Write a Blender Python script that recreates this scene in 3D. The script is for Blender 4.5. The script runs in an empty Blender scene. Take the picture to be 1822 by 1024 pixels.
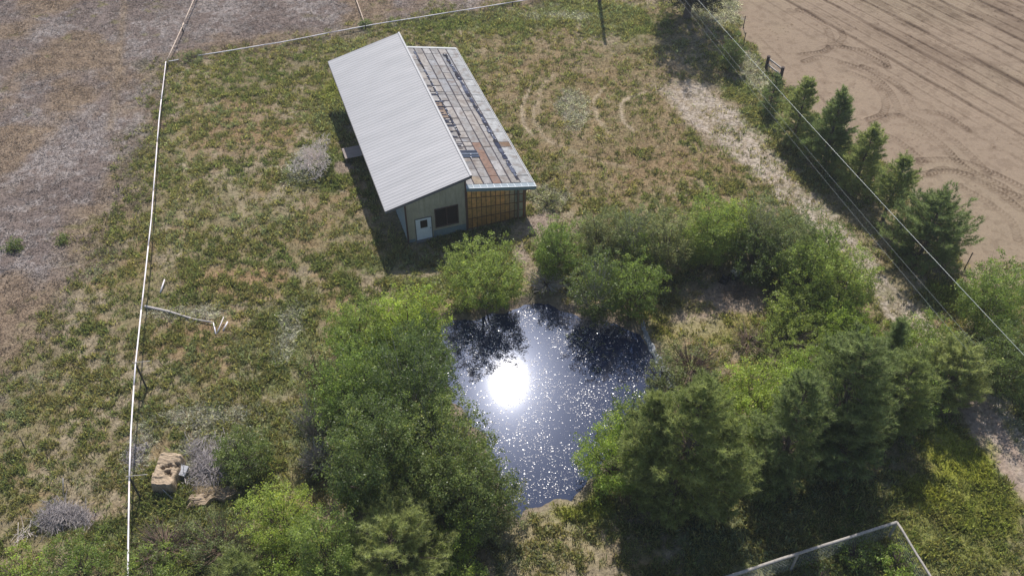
import bpy, math, random
import numpy as np
from mathutils import Vector

# ------------------------------------------------------------------ camera / sky / sun
sc = bpy.context.scene
col = sc.collection
F, CX, CY = 1620.0, 911.0, 512.0          # focal length and centre in pixels of the 1822 wide photograph
HC = 41.0                                 # camera height
TH = math.atan(1625.0 / F)                # pitch below the horizon
cam_d = bpy.data.cameras.new('camera'); cam = bpy.data.objects.new('camera', cam_d); col.objects.link(cam)
cam_d.sensor_width = 36.0; cam_d.lens = 36.0 * F / 1822.0
cam_d.clip_start = 0.5; cam_d.clip_end = 6000
cam.location = (0, 0, HC); cam.rotation_euler = (math.pi / 2 - TH, 0, 0)
sc.camera = cam

SUN = Vector((-0.00368, 0.63014, 0.77647)).normalized()
SUN_EL = math.asin(SUN.z)
w = bpy.data.worlds.new('World'); sc.world = w; w.use_nodes = True
nt = w.node_tree; bg = nt.nodes['Background']
sky = nt.nodes.new('ShaderNodeTexSky'); sky.sky_type = 'NISHITA'; sky.sun_disc = False
sky.sun_elevation = SUN_EL; sky.sun_rotation = 0.0
nt.links.new(sky.outputs[0], bg.inputs[0]); bg.inputs[1].default_value = 0.10
ld = bpy.data.lights.new('sun', 'SUN'); ld.energy = 4.2; ld.angle = math.radians(0.5); ld.color = (1.0, 0.955, 0.89)
lo = bpy.data.objects.new('sun', ld); col.objects.link(lo)
lo.rotation_euler = SUN.to_track_quat('Z', 'Y').to_euler(); lo.location = (0, 60, 80)
sc.view_settings.view_transform = 'Standard'; sc.view_settings.look = 'None'
sc.view_settings.gamma = 1.0; sc.view_settings.exposure = 0.47
sc.cycles.max_bounces = 6; sc.cycles.transmission_bounces = 4; sc.cycles.transparent_max_bounces = 6
sc.cycles.diffuse_bounces = 3; sc.cycles.glossy_bounces = 3

# ------------------------------------------------------------------ survey helpers (photo pixel <-> place)
FW = np.array([0, math.cos(TH), -math.sin(TH)]); UP = np.array([0, math.sin(TH), math.cos(TH)])
def ray(u, v):
    return FW + np.array([(u - CX) / F, 0, 0]) - UP * ((v - CY) / F)
def G(u, v, z=0.0):
    r = ray(u, v); t = (z - HC) / r[2]
    return np.array([0, 0, HC]) + r * t
def GP(pts, z=0.0): return np.array([G(u, v, z)[:2] for u, v in pts])

rng = np.random.default_rng(7)
random.seed(7)

def _hash(ix, iy, seed):
    h = (ix.astype(np.int64) * 374761393 + iy.astype(np.int64) * 668265263 + seed * 974711) & 0xFFFFFFFF
    h = ((h ^ (h >> 13)) * 1274126177) & 0xFFFFFFFF
    h = h ^ (h >> 16)
    return (h & 0xFFFF) / 65535.0
def vnoise(x, y, seed=0):
    xi = np.floor(x); yi = np.floor(y); fx = x - xi; fy = y - yi
    fx = fx * fx * (3 - 2 * fx); fy = fy * fy * (3 - 2 * fy)
    a = _hash(xi, yi, seed); b = _hash(xi + 1, yi, seed); c = _hash(xi, yi + 1, seed); d = _hash(xi + 1, yi + 1, seed)
    return (a * (1 - fx) + b * fx) * (1 - fy) + (c * (1 - fx) + d * fx) * fy
def fbm(x, y, seed=0, o=4):
    s = 0; a = .5; t = 0
    for k in range(o):
        s = s + a * vnoise(x * 2 ** k + 17.3 * k, y * 2 ** k - 9.1 * k, seed + k); t += a; a *= .55
    return s / t
def sdist(px, py, poly):
    """signed distance to polygon, positive inside"""
    d = np.full(px.shape, 1e9); ins = np.zeros(px.shape, bool); n = len(poly)
    for i in range(n):
        ax, ay = poly[i]; bx, by = poly[(i + 1) % n]
        ex, ey = bx - ax, by - ay; l2 = ex * ex + ey * ey + 1e-12
        t = np.clip(((px - ax) * ex + (py - ay) * ey) / l2, 0, 1)
        d = np.minimum(d, np.hypot(px - ax - t * ex, py - ay - t * ey))
        c = ((ay > py) != (by > py))
        xs = ax + (py - ay) * ex / (ey if abs(ey) > 1e-9 else 1e-9)
        ins ^= c & (px < xs)
    return np.where(ins, d, -d)
def ldist(px, py, line):
    """distance to polyline and arc length position along it"""
    d = np.full(px.shape, 1e9); s = np.zeros(px.shape); acc = 0.0
    for i in range(len(line) - 1):
        ax, ay = line[i]; bx, by = line[i + 1]; ex, ey = bx - ax, by - ay; L = math.hypot(ex, ey) + 1e-9
        t = np.clip(((px - ax) * ex + (py - ay) * ey) / (L * L), 0, 1)
        dd = np.hypot(px - ax - t * ex, py - ay - t * ey); m = dd < d
        s = np.where(m, acc + t * L, s); d = np.where(m, dd, d); acc += L
    return d, s
def smooth(pts, n=6):
    p = np.array(pts, float); out = []
    for i in range(len(p) - 1):
        p0 = p[max(i - 1, 0)]; p1 = p[i]; p2 = p[i + 1]; p3 = p[min(i + 2, len(p) - 1)]
        for k in range(n):
            t = k / n
            out.append(.5 * ((2 * p1) + (-p0 + p2) * t + (2 * p0 - 5 * p1 + 4 * p2 - p3) * t * t + (-p0 + 3 * p1 - 3 * p2 + p3) * t ** 3))
    out.append(p[-1]); return np.array(out)
def ss(x, a, b):
    t = np.clip((x - a) / (b - a), 0, 1); return t * t * (3 - 2 * t)

# ------------------------------------------------------------------ object helpers
def tag(o, label=None, cat=None, group=None, kind=None):
    if label: o['label'] = label
    if cat: o['category'] = cat
    if group: o['group'] = group
    if kind: o['kind'] = kind
    return o
def empty(name, loc, label, cat, group=None, rz=0.0):
    o = bpy.data.objects.new(name, None); col.objects.link(o); o.location = tuple(loc); o.rotation_euler = (0, 0, rz)
    o.empty_display_size = .3
    return tag(o, label, cat, group)
def npmesh(name, V, Fc, colr=None, mat=None, parent=None, smooth_=False):
    """V (n,3), Fc (m,k) uniform polygons; linked as one object"""
    me = bpy.data.meshes.new(name); V = np.asarray(V, np.float32); Fc = np.asarray(Fc, np.int32)
    me.vertices.add(len(V)); me.vertices.foreach_set('co', V.ravel())
    m, k = Fc.shape
    me.loops.add(m * k); me.loops.foreach_set('vertex_index', Fc.ravel())
    me.polygons.add(m); me.polygons.foreach_set('loop_start', np.arange(0, m * k, k, dtype=np.int32))
    try: me.polygons.foreach_set('loop_total', np.full(m, k, np.int32))
    except Exception: pass
    if colr is not None:
        a = me.attributes.new('col', 'FLOAT_COLOR', 'POINT')
        c4 = np.ones((len(V), 4), np.float32); c4[:, :3] = colr; a.data.foreach_set('color', c4.ravel())
    if smooth_: me.polygons.foreach_set('use_smooth', np.ones(m, bool))
    me.update(calc_edges=True); me.validate()
    if mat: me.materials.append(mat)
    o = bpy.data.objects.new(name, me); col.objects.link(o)
    if parent: o.parent = parent
    return o
class MB:
    """collects boxes, bars and tubes of one part"""
    def __init__(s): s.v = []; s.f = []; s.c = []
    def add(s, vs, fs, c=None):
        b = len(s.v); s.v += [tuple(x) for x in vs]; s.f += [tuple(b + i for i in f) for f in fs]
        s.c += [c or (1, 1, 1)] * len(vs)
    def hexa(s, p, c=None):   # 8 corners: bottom 4 ccw, top 4 ccw
        s.add(p, [(3, 2, 1, 0), (4, 5, 6, 7), (0, 1, 5, 4), (1, 2, 6, 5), (2, 3, 7, 6), (3, 0, 4, 7)], c)
    def box(s, x0, x1, y0, y1, z0, z1, c=None):
        s.hexa([(x0, y0, z0), (x1, y0, z0), (x1, y1, z0), (x0, y1, z0), (x0, y0, z1), (x1, y0, z1), (x1, y1, z1), (x0, y1, z1)], c)
    def bar(s, a, b, w_, h_, c=None):
        a = Vector(a); b = Vector(b); d = (b - a).normalized()
        up = Vector((0, 0, 1)) if abs(d.z) < .95 else Vector((1, 0, 0))
        x = d.cross(up).normalized() * w_ / 2; y = x.cross(d).normalized() * h_ / 2
        s.hexa([a - x - y, a + x - y, b + x - y, b - x - y, a - x + y, a + x + y, b + x + y, b - x + y], c)
    def tube(s, pts, rad, n=7, c=None):
        pts = [Vector(p) for p in pts]; b = len(s.v); N = len(pts)
        if not hasattr(rad, '__len__'): rad = [rad] * N
        ref = None
        for i, p in enumerate(pts):
            d = (pts[min(i + 1, N - 1)] - pts[max(i - 1, 0)]).normalized()
            if ref is None:
                ref = d.cross(Vector((0, 0, 1)) if abs(d.z) < .9 else Vector((1, 0, 0))).normalized()
            x = (ref - d * ref.dot(d)).normalized(); y = d.cross(x); ref = x
            for k in range(n):
                t = 2 * math.pi * k / n; s.v.append(tuple(p + (x * math.cos(t) + y * math.sin(t)) * rad[i]))
                s.c.append(c or (1, 1, 1))
        for i in range(N - 1):
            for k in range(n):
                k2 = (k + 1) % n; s.f.append((b + i * n + k, b + i * n + k2, b + (i + 1) * n + k2, b + (i + 1) * n + k))
        s.f.append(tuple(b + k for k in reversed(range(n)))); s.f.append(tuple(b + (N - 1) * n + k for k in range(n)))
    def build(s, name, mat, parent=None, sm=False):
        me = bpy.data.meshes.new(name); me.from_pydata(s.v, [], s.f)
        a = me.attributes.new('col', 'FLOAT_COLOR', 'POINT')
        a.data.foreach_set('color', np.concatenate([np.array(s.c, np.float32), np.ones((len(s.c), 1), np.float32)], 1).ravel())
        if sm: me.polygons.foreach_set('use_smooth', [True] * len(me.polygons))
        me.update(); me.materials.append(mat)
        o = bpy.data.objects.new(name, me); col.objects.link(o)
        if parent: o.parent = parent
        return o

# ------------------------------------------------------------------ materials
def mat(name):
    m = bpy.data.materials.new(name); m.use_nodes = True
    return m, m.node_tree, m.node_tree.nodes['Principled BSDF']
def N(t, kind, **kw):
    n = t.nodes.new(kind)
    for k, v in kw.items(): setattr(n, k, v)
    return n
def noise_mat(name, base, var=.25, scale=6., rough=.8, bump=.3, spec=.2, use_attr=False, detail=5., stretch=(1, 1, 1), scale2=None, tint=None, bdist=.02, metal=0.):
    """procedural: base colour (or the 'col' attribute) times noise, bump from the same noise"""
    m, t, p = mat(name); L = t.links.new
    tc = N(t, 'ShaderNodeTexCoord'); mp = N(t, 'ShaderNodeMapping'); mp.inputs['Scale'].default_value = stretch
    L(tc.outputs['Object'], mp.inputs[0])
    n1 = N(t, 'ShaderNodeTexNoise'); n1.inputs['Scale'].default_value = scale; n1.inputs['Detail'].default_value = detail; n1.inputs['Roughness'].default_value = .65
    L(mp.outputs[0], n1.inputs['Vector'])
    mr = N(t, 'ShaderNodeMapRange'); mr.inputs[1].default_value = .25; mr.inputs[2].default_value = .75
    mr.inputs[3].default_value = 1 - var; mr.inputs[4].default_value = 1 + var; L(n1.outputs[0], mr.inputs[0])
    mx = N(t, 'ShaderNodeMix', data_type='RGBA', blend_type='MULTIPLY'); mx.inputs[0].default_value = 1
    if use_attr:
        at = N(t, 'ShaderNodeAttribute', attribute_name='col'); L(at.outputs['Color'], mx.inputs[6])
    else: mx.inputs[6].default_value = (*base, 1)
    L(mr.outputs[0], mx.inputs[7]); out = mx.outputs[2]
    if tint:
        n2 = N(t, 'ShaderNodeTexNoise'); n2.inputs['Scale'].default_value = scale2 or scale * .2; n2.inputs['Detail'].default_value = 4
        L(mp.outputs[0], n2.inputs['Vector'])
        r2 = N(t, 'ShaderNodeMapRange'); r2.inputs[1].default_value = .5; r2.inputs[2].default_value = .72; L(n2.outputs[0], r2.inputs[0])
        m2 = N(t, 'ShaderNodeMix', data_type='RGBA', blend_type='MIX'); L(r2.outputs[0], m2.inputs[0]); L(out, m2.inputs[6]); m2.inputs[7].default_value = (*tint, 1)
        out = m2.outputs[2]
    L(out, p.inputs['Base Color'])
    p.inputs['Roughness'].default_value = rough; p.inputs['Specular IOR Level'].default_value = spec; p.inputs['Metallic'].default_value = metal
    if bump:
        b = N(t, 'ShaderNodeBump'); b.inputs['Strength'].default_value = bump; b.inputs['Distance'].default_value = bdist
        L(n1.outputs[0], b.inputs['Height']); L(b.outputs[0], p.inputs['Normal'])
    return m
def leaf_mat(name, a, b, trans=.4, rough=.55, spec=.25, tcol=None, nscale=.9):
    """two-tone foliage: tone from a soft noise through the crown, the tree's own random value and the leaf attribute"""
    m, t, p = mat(name); L = t.links.new
    tc = N(t, 'ShaderNodeTexCoord'); n1 = N(t, 'ShaderNodeTexNoise'); n1.inputs['Scale'].default_value = nscale; n1.inputs['Detail'].default_value = 3
    L(tc.outputs['Object'], n1.inputs['Vector'])
    oi = N(t, 'ShaderNodeObjectInfo'); ad = N(t, 'ShaderNodeMath', operation='MULTIPLY_ADD'); ad.inputs[1].default_value = .5; ad.inputs[2].default_value = -.25
    L(oi.outputs['Random'], ad.inputs[0]); ad2 = N(t, 'ShaderNodeMath', operation='ADD'); L(n1.outputs[0], ad2.inputs[0]); L(ad.outputs[0], ad2.inputs[1])
    mr = N(t, 'ShaderNodeMapRange'); mr.inputs[1].default_value = .3; mr.inputs[2].default_value = .7; L(ad2.outputs[0], mr.inputs[0])
    mx = N(t, 'ShaderNodeMix', data_type='RGBA'); mx.inputs[6].default_value = (*a, 1); mx.inputs[7].default_value = (*b, 1); L(mr.outputs[0], mx.inputs[0])
    at = N(t, 'ShaderNodeAttribute', attribute_name='col'); mu = N(t, 'ShaderNodeMix', data_type='RGBA', blend_type='MULTIPLY'); mu.inputs[0].default_value = 1
    L(mx.outputs[2], mu.inputs[6]); L(at.outputs['Color'], mu.inputs[7])
    L(mu.outputs[2], p.inputs['Base Color']); p.inputs['Roughness'].default_value = rough; p.inputs['Specular IOR Level'].default_value = spec
    tr = N(t, 'ShaderNodeBsdfTranslucent')
    tm = N(t, 'ShaderNodeMix', data_type='RGBA', blend_type='MULTIPLY'); tm.inputs[0].default_value = 1; L(mu.outputs[2], tm.inputs[6]); tm.inputs[7].default_value = (*(tcol or (1.5, 1.6, .7)), 1)
    L(tm.outputs[2], tr.inputs[0])
    ms = N(t, 'ShaderNodeMixShader'); ms.inputs[0].default_value = trans; L(p.outputs[0], ms.inputs[1]); L(tr.outputs[0], ms.inputs[2])
    L(ms.outputs[0], t.nodes['Material Output'].inputs[0])
    return m

M_ground = noise_mat('ground', (1, 1, 1), var=.58, scale=5.0, rough=.95, bump=1.0, spec=.05, use_attr=True, detail=9, bdist=.12)
M_field = noise_mat('ploughed_soil', (1, 1, 1), var=.17, scale=6, rough=.95, bump=.5, spec=.05, use_attr=True, detail=8, bdist=.02)
M_grass = leaf_mat('grass_blades', (1, 1, 1), (1, 1, 1), trans=.5, tcol=(1.25, 1.3, .8), spec=.1, rough=.7)
M_dry = leaf_mat('dry_grass_blades', (1, 1, 1), (1, 1, 1), trans=.4, tcol=(1.1, 1.05, 1.0), spec=.2, rough=.6)
M_willow = leaf_mat('willow_leaves', (.185, .245, .070), (.280, .330, .100), trans=.52, spec=.4, rough=.45, tcol=(1.35, 1.42, .85))
M_willow_dark = leaf_mat('dark_leaves', (.115, .155, .056), (.195, .232, .082), trans=.50, spec=.45, rough=.42, tcol=(1.35, 1.42, .85))
M_willow_grey = leaf_mat('grey_green_leaves', (.190, .220, .100), (.270, .280, .135), trans=.48, spec=.35, rough=.5, tcol=(1.25, 1.3, .9))
M_bright = leaf_mat('bright_leaves', (.240, .320, .075), (.330, .390, .105), trans=.54, spec=.35, rough=.45, tcol=(1.4, 1.45, .8))
M_pine = leaf_mat('pine_needles', (.240, .285, .115), (.345, .375, .165), trans=.55, tcol=(1.3, 1.3, .9), nscale=1.4)
M_pine_dark = leaf_mat('dark_pine_needles', (.180, .222, .100), (.270, .305, .140), trans=.52, tcol=(1.2, 1.3, .9), nscale=1.4)
M_backlit = leaf_mat('backlit_leaves', (.055, .058, .045), (.085, .080, .055), trans=.3, tcol=(1.2, 1.1, .8))  # shade of the backlit boughs is put into this dark leaf colour
M_bark = noise_mat('bark', (.13, .10, .08), var=.4, scale=9, bump=.8, stretch=(1, 1, .25))
M_dead = noise_mat('dead_wood', (.42, .38, .36), var=.3, scale=12, bump=.4)
M_brown_twigs = noise_mat('brown_twigs', (.20, .14, .11), var=.3, scale=12, bump=.4)
# ------------------------------------------------------------------ the lie of the land
shed_a = G(727, 431); shed_c = G(931.7, 384.6)
ANG = math.atan2(shed_c[1] - shed_a[1], shed_c[0] - shed_a[0]); CA, SA = math.cos(ANG), math.sin(ANG)
POND = GP([(930, 541), (975, 538), (1030, 556), (1090, 572), (1140, 590), (1168, 628), (1180, 655), (1175, 700), (1140, 740), (1090, 790),
           (1045, 850), (1020, 875), (985, 888), (945, 900), (915, 905), (895, 880), (870, 800), (840, 740), (800, 690), (778, 640), (774, 600), (800, 572), (850, 560), (900, 552)])
WATER_Z = -0.30
FIELD = GP([(1290, -60), (1322, 50), (1348, 95), (1400, 150), (1440, 180), (1500, 230), (1570, 280), (1625, 345), (1690, 420), (1722, 470), (1790, 455), (1900, 500), (2050, 610), (3200, 600), (3200, -160), (1290, -160)])
TRACK = GP([(1150, 120), (1215, 165), (1275, 215), (1330, 262), (1400, 335), (1470, 400), (1540, 475), (1600, 545), (1680, 640), (1760, 730), (1830, 830), (1900, 940)])
def pond_sd(x, y):
    wx = x + (fbm(x * .9, y * .9, 41, 3) - .5) * 1.1; wy = y + (fbm(x * .9 + 50, y * .9, 42, 3) - .5) * 1.1
    return sdist(wx, wy, POND)
def field_sd(x, y):
    wx = x + (fbm(x * .6, y * .6, 43, 4) - .5) * 2.0; wy = y + (fbm(x * .6, y * .6 + 40, 44, 4) - .5) * 2.0
    return sdist(wx, wy, FIELD)
def height(x, y):
    x = np.asarray(x, float); y = np.asarray(y, float)
    z = (fbm(x * .35, y * .35, 3, 4) - .5) * .35 + (fbm(x * 2.2, y * 2.2, 5, 3) - .5) * .10
    lx = (x - shed_a[0]) * CA + (y - shed_a[1]) * SA; ly = -(x - shed_a[0]) * SA + (y - shed_a[1]) * CA
    k = ss(np.maximum(np.maximum(-2 - lx, lx - 10), np.maximum(-2 - ly, ly - 20)), -.5, 2)
    z = z * k - .03 * (1 - k)
    z = z * (1 - .75 * ss(field_sd(x, y), -.5, 1.))
    sd = pond_sd(x, y)
    z = z * (1 - ss(sd, -2.5, 0)) - .30 * ss(sd, -.9, -.1) - .75 * ss(sd, -.1, 1.2)
    mx_, my_ = G(560, 297)[:2]
    z = z + .75 * np.exp(-(((x - mx_) / 1.5) ** 2 + ((y - my_) / 1.7) ** 2))
    return z
def H1(x, y): return float(height(np.array([x]), np.array([y]))[0])

C = lambda *a: np.array(a)
DRY = C(.172, .136, .120); DRYL = C(.29, .255, .240); TAN = C(.245, .200, .135); OLIVE = C(.165, .148, .068); GREEN = C(.110, .130, .050)
YG = C(.235, .245, .035); RED = C(.215, .158, .088); PALE = C(.35, .295, .245); SOIL = C(.238, .180, .129); LITTER = C(.13, .10, .075); PINKD = C(.26, .20, .165)
# boundary of the dry mauve field (left/top) against the weedy paddock
DRYPOLY = GP([(-900, -200), (1060, -200), (1010, -5), (840, 18), (650, 48), (480, 82), (345, 104), (292, 118), (262, 190), (235, 300), (180, 400), (110, 520), (20, 640), (-60, 760), (-900, 1200)])
def blob(x, y, u, v, ru, rv, seed=0, rot=0.):
    cx, cy = G(u, v)[:2]; dx = x - cx; dy = y - cy
    if rot: dx, dy = dx * math.cos(rot) + dy * math.sin(rot), -dx * math.sin(rot) + dy * math.cos(rot)
    d = np.sqrt((dx / ru) ** 2 + (dy / rv) ** 2) + (fbm(x * .8, y * .8, 90 + seed, 4) - .5) * 1.1
    return ss(-d, -1.15, -.55)
def clump(x, y): return .5 + ((fbm(x * 3.1, y * 3.1, 21, 2) - .5) * .75 + (fbm(x * .8, y * .8, 22, 3) - .5) * .40)
def zones(x, y):
    """returns albedo (n,3), green amount, dryness, grass amount"""
    wx = x + (fbm(x * .3, y * .3, 11, 4) - .5) * 5; wy = y + (fbm(x * .3 + 9, y * .3, 12, 4) - .5) * 5
    dry = ss(sdist(wx, wy, DRYPOLY), -3.0, 2.5)
    big = fbm(x * .12, y * .12, 31, 4); med = fbm(x * .45, y * .45, 32, 4); cl = clump(x, y)
    green = ss(cl, .41, .57) * (.40 + .65 * ss(big + (med - .5) * .5, .26, .52))
    def mix(a, b, t): t = np.asarray(t)[:, None]; return a * (1 - t) + b * t
    one = np.ones((len(x), 1))
    base = mix(TAN * one * 1.05, RED * one * 1.05, ss(med, .42, .62))
    base = mix(base, C(.185, .155, .085) * one, .8 * ss(fbm(x * .22, y * .22, 35, 4), .4, .6))
    # reddish brown grass right of the shed
    rz = np.clip(blob(x, y, 1090, 210, 10, 12, 1) + blob(x, y, 960, 130, 6, 7, 2), 0, 1)
    base = mix(base, RED * one, .7 * rz); green = green * (1 - .6 * rz)
    base = mix(base, C(.30, .18, .10) * one, .5 * blob(x, y, 420, 505, 4, 1.8, 3)); 
    grn = mix(GREEN * one, OLIVE * one, ss(fbm(x * .5, y * .5, 36, 3), .35, .6))
    # lusher patches
    lush = np.zeros(len(x))
    for i, (u, v, a, b) in enumerate([(592, 200, 1.6, 3.6), (600, 150, 1.4, 1.6), (1315, 165, 1.6, 2.4), (1350, 205, 1.5, 2.6), (1110, 35, 3.5, 3), (1020, 15, 4, 3), (860, 40, 7, 2.0), (480, 790, 2.2, 2.6), (430, 870, 3, 1.4),
                                      (1690, 530, 2.2, 1.8), (1050, 905, 2.0, 1.5), (1720, 880, 3.5, 2.6), (1800, 700, 2, 4), (760, 505, 3, .8), (1500, 980, 9, 4), (570, 310, 2.6, 2.2), (660, 470, 2, 1), (500, 600, 2.4, 5), (330, 960, 5, 2.5), (1400, 900, 7, 3), (300, 860, 1.5, 2.5)]):
        lush = np.maximum(lush, blob(x, y, u, v, a, b, 10 + i))
    yel = np.maximum.reduce([blob(x, y, 1700, 815, 2.3, 2.0, 60), blob(x, y, 1640, 880, 1.6, 1.6, 61), .6 * blob(x, y, 1740, 900, 2.6, 2.2, 67), .35 * blob(x, y, 1700, 980, 4, 2, 68), .8 * blob(x, y, 1690, 530, 1.3, 1.3, 62), .9 * blob(x, y, 1040, 895, 1.6, 1.1, 63), .55 * blob(x, y, 600, 160, 1.2, 2.0, 64),
                             .35 * blob(x, y, 1180, 610, 1.5, 3, 65), .4 * blob(x, y, 1300, 590, 4, 1.4, 66)])
    green = np.clip(np.maximum(green * .88, lush * (.55 + .45 * ss(cl, .3, .55))), 0, 1)
    base = mix(base, C(.225, .150, .085) * one, .6 * np.clip(blob(x, y, 440, 235, 4.5, 4.0, 5) + .8 * blob(x, y, 330, 590, 3, 2, 6) + .8 * blob(x, y, 1160, 300, 5, 3, 7), 0, 1)); green = green * (1 - .35 * blob(x, y, 440, 235, 4.5, 4.0, 5))
    c = mix(base, grn, green * .85)
    c = mix(c, GREEN * one * 1.15, .6 * lush)
    # dry field
    dcol = mix(DRY * one, DRYL * one, ss(fbm(x * 1.6, y * 1.6, 37, 5) + .5 * (fbm(x * .22, y * .22, 40, 3) - .5), .47, .64) * .85)
    dcol = mix(dcol, C(.215, .158, .108) * one, .85 * ss(fbm(x * .16, y * .16, 38, 4), .45, .62))
    sp = ss(fbm(x * .9 + 7, y * .9, 39, 3), .68, .76) * ss(big, .4, .55)
    dcol = mix(dcol, OLIVE * one, sp * .7)
    d, s_ = ldist(x, y, GP([(222, 0), (212, 90), (210, 150), (195, 230)])); dcol = mix(dcol, C(.25, .19, .13) * one, .6 * np.exp(-(d / .35) ** 2))
    c = mix(c, dcol, dry); green = green * (1 - dry) + .25 * sp * dry
    # grey weedy patches
    gw = np.zeros(len(x))
    for i, (u, v, a, b) in enumerate([(545, 300, 1.5, 1.9), (385, 800, 2.6, 1.4), (510, 590, 1.0, 3.0), (1340, 130, 1.2, 2.6), (1280, 15, 3, 3), (370, 740, 3, .7), (250, 790, .8, 2.2), (970, 350, 1.5, 1.5), (330, 560, 2.4, .8), (1000, 30, 3.5, .8), (1020, 190, 1.2, 3), (1640, 335, .9, 2.5)]):
        gw = np.maximum(gw, blob(x, y, u, v, a, b, 100 + i))
    c = mix(c, C(.33, .31, .29) * one, .6 * gw * ss(fbm(x * 2.2, y * 2.2, 71, 3), .35, .6)); green = green * (1 - .6 * gw)
    # bare ground
    bare = np.zeros(len(x))
    for i, (u, v, a, b) in enumerate([(1300, 525, 2.6, 1.6), (1240, 575, 1.8, 1.2), (560, 292, .9, 1.0), (925, 455, .8, 1.5), (990, 545, 2.5, .35), (1190, 470, 1.6, .8), (960, 395, 1, 1.5), (610, 300, .9, .6), (150, 920, 1.2, .6)]):
        bare = np.maximum(bare, blob(x, y, u, v, a, b, 130 + i))
    c = mix(c, PINKD * one, .8 * bare); green = green * (1 - bare)
    # dry grass at the near end of the pond
    ng = blob(x, y, 970, 970, 3.0, 2.4, 150); c = mix(c, C(.27, .235, .14) * one, .65 * ng)
    # pale stony track with two ruts
    wob = (fbm(x * .5, y * .5, 51, 3) - .5) * 1.6
    d, s_ = ldist(x + wob, y, TRACK); wid = 1.25 + 1.1 * np.exp(-((s_ - 8) / 6) ** 2)
    tr = ss(-(d / wid), -1.2, -.6) * ss(s_, 1, 5); trn = fbm(x * 5.5, y * 5.5, 52, 4) * .6 + fbm(x * 1.1, y * 1.1, 55, 3) * .4
    c = mix(c, PALE * one * (.75 + .5 * trn)[:, None], tr * (.38 + .55 * ss(trn, .40, .60)) * (1 - .45 * np.exp(-(d / .4) ** 2) * ss(s_, 14, 20))); green = green * (1 - .65 * tr)
    trk = np.zeros(len(x))
    # the bare path beyond the shed's yard and tyre circles in the brown grass
    for line, wd, st in [([(945, 155), (932, 180), (930, 205), (940, 230), (958, 250)], .16, .8), ([(952, 180), (950, 210), (962, 235), (985, 255)], .14, .6), ([(1150, 163), (1112, 178), (1104, 200), (1118, 225), (1145, 245), (1170, 260)], .16, .9),
                         ([(1075, 155), (1058, 180), (1062, 205), (1085, 235), (1120, 262)], .16, .6), ([(330, 235), (325, 300), (328, 380), (322, 450)], .35, .3), ([(405, 330), (430, 370), (440, 420)], .25, .3), ([(985, 130), (960, 170), (975, 240), (1050, 280), (1150, 300)], .2, .35), ([(1170, 165), (1220, 185), (1300, 260)], .2, .25)]:
        d, s_ = ldist(x + (fbm(x, y, 53, 2) - .5) * .5, y, smooth(GP(line))); k = st * np.exp(-(d / wd) ** 2) * ss(vnoise(s_ * .8, s_ * 0, 54), .1, .5)
        c = mix(c, C(.36, .29, .21) * one, np.clip(k * 1.0, 0, 1)); green = green * (1 - np.clip(k * 1.6, 0, 1)); trk = np.maximum(trk, k)
    d, s_ = ldist(x + (fbm(x * .7, y * .7, 57, 3) - .5) * .7, y, GP([(1690, 660), (1722, 705), (1760, 765), (1800, 820), (1850, 885), (1950, 1000)])); lt = ss(-d, -1.15, -.75) * ss(s_, 0, 1)
    c = mix(c, C(.30, .225, .18) * one * (.85 + .3 * trn)[:, None], .9 * lt * (1 - .4 * np.exp(-((d - .1) / .22) ** 2))); green = green * (1 - lt); trk = np.maximum(trk, lt)
    c = mix(c, YG * one, .85 * yel); green = np.maximum(green, .7 * yel)
    # pond margin: trampled mud and litter
    sd = pond_sd(x, y); mar = ss(sd, -1.3, -.2); c = mix(c, C(.20, .16, .13) * one, .8 * mar); green = green * (1 - mar)
    grass = 1 - np.maximum(np.maximum(mar, np.clip(trk * 1.8, 0, 1)), np.maximum(.45 * tr, .5 * bare))
    return c, green, dry, grass, yel, lush, gw
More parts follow.
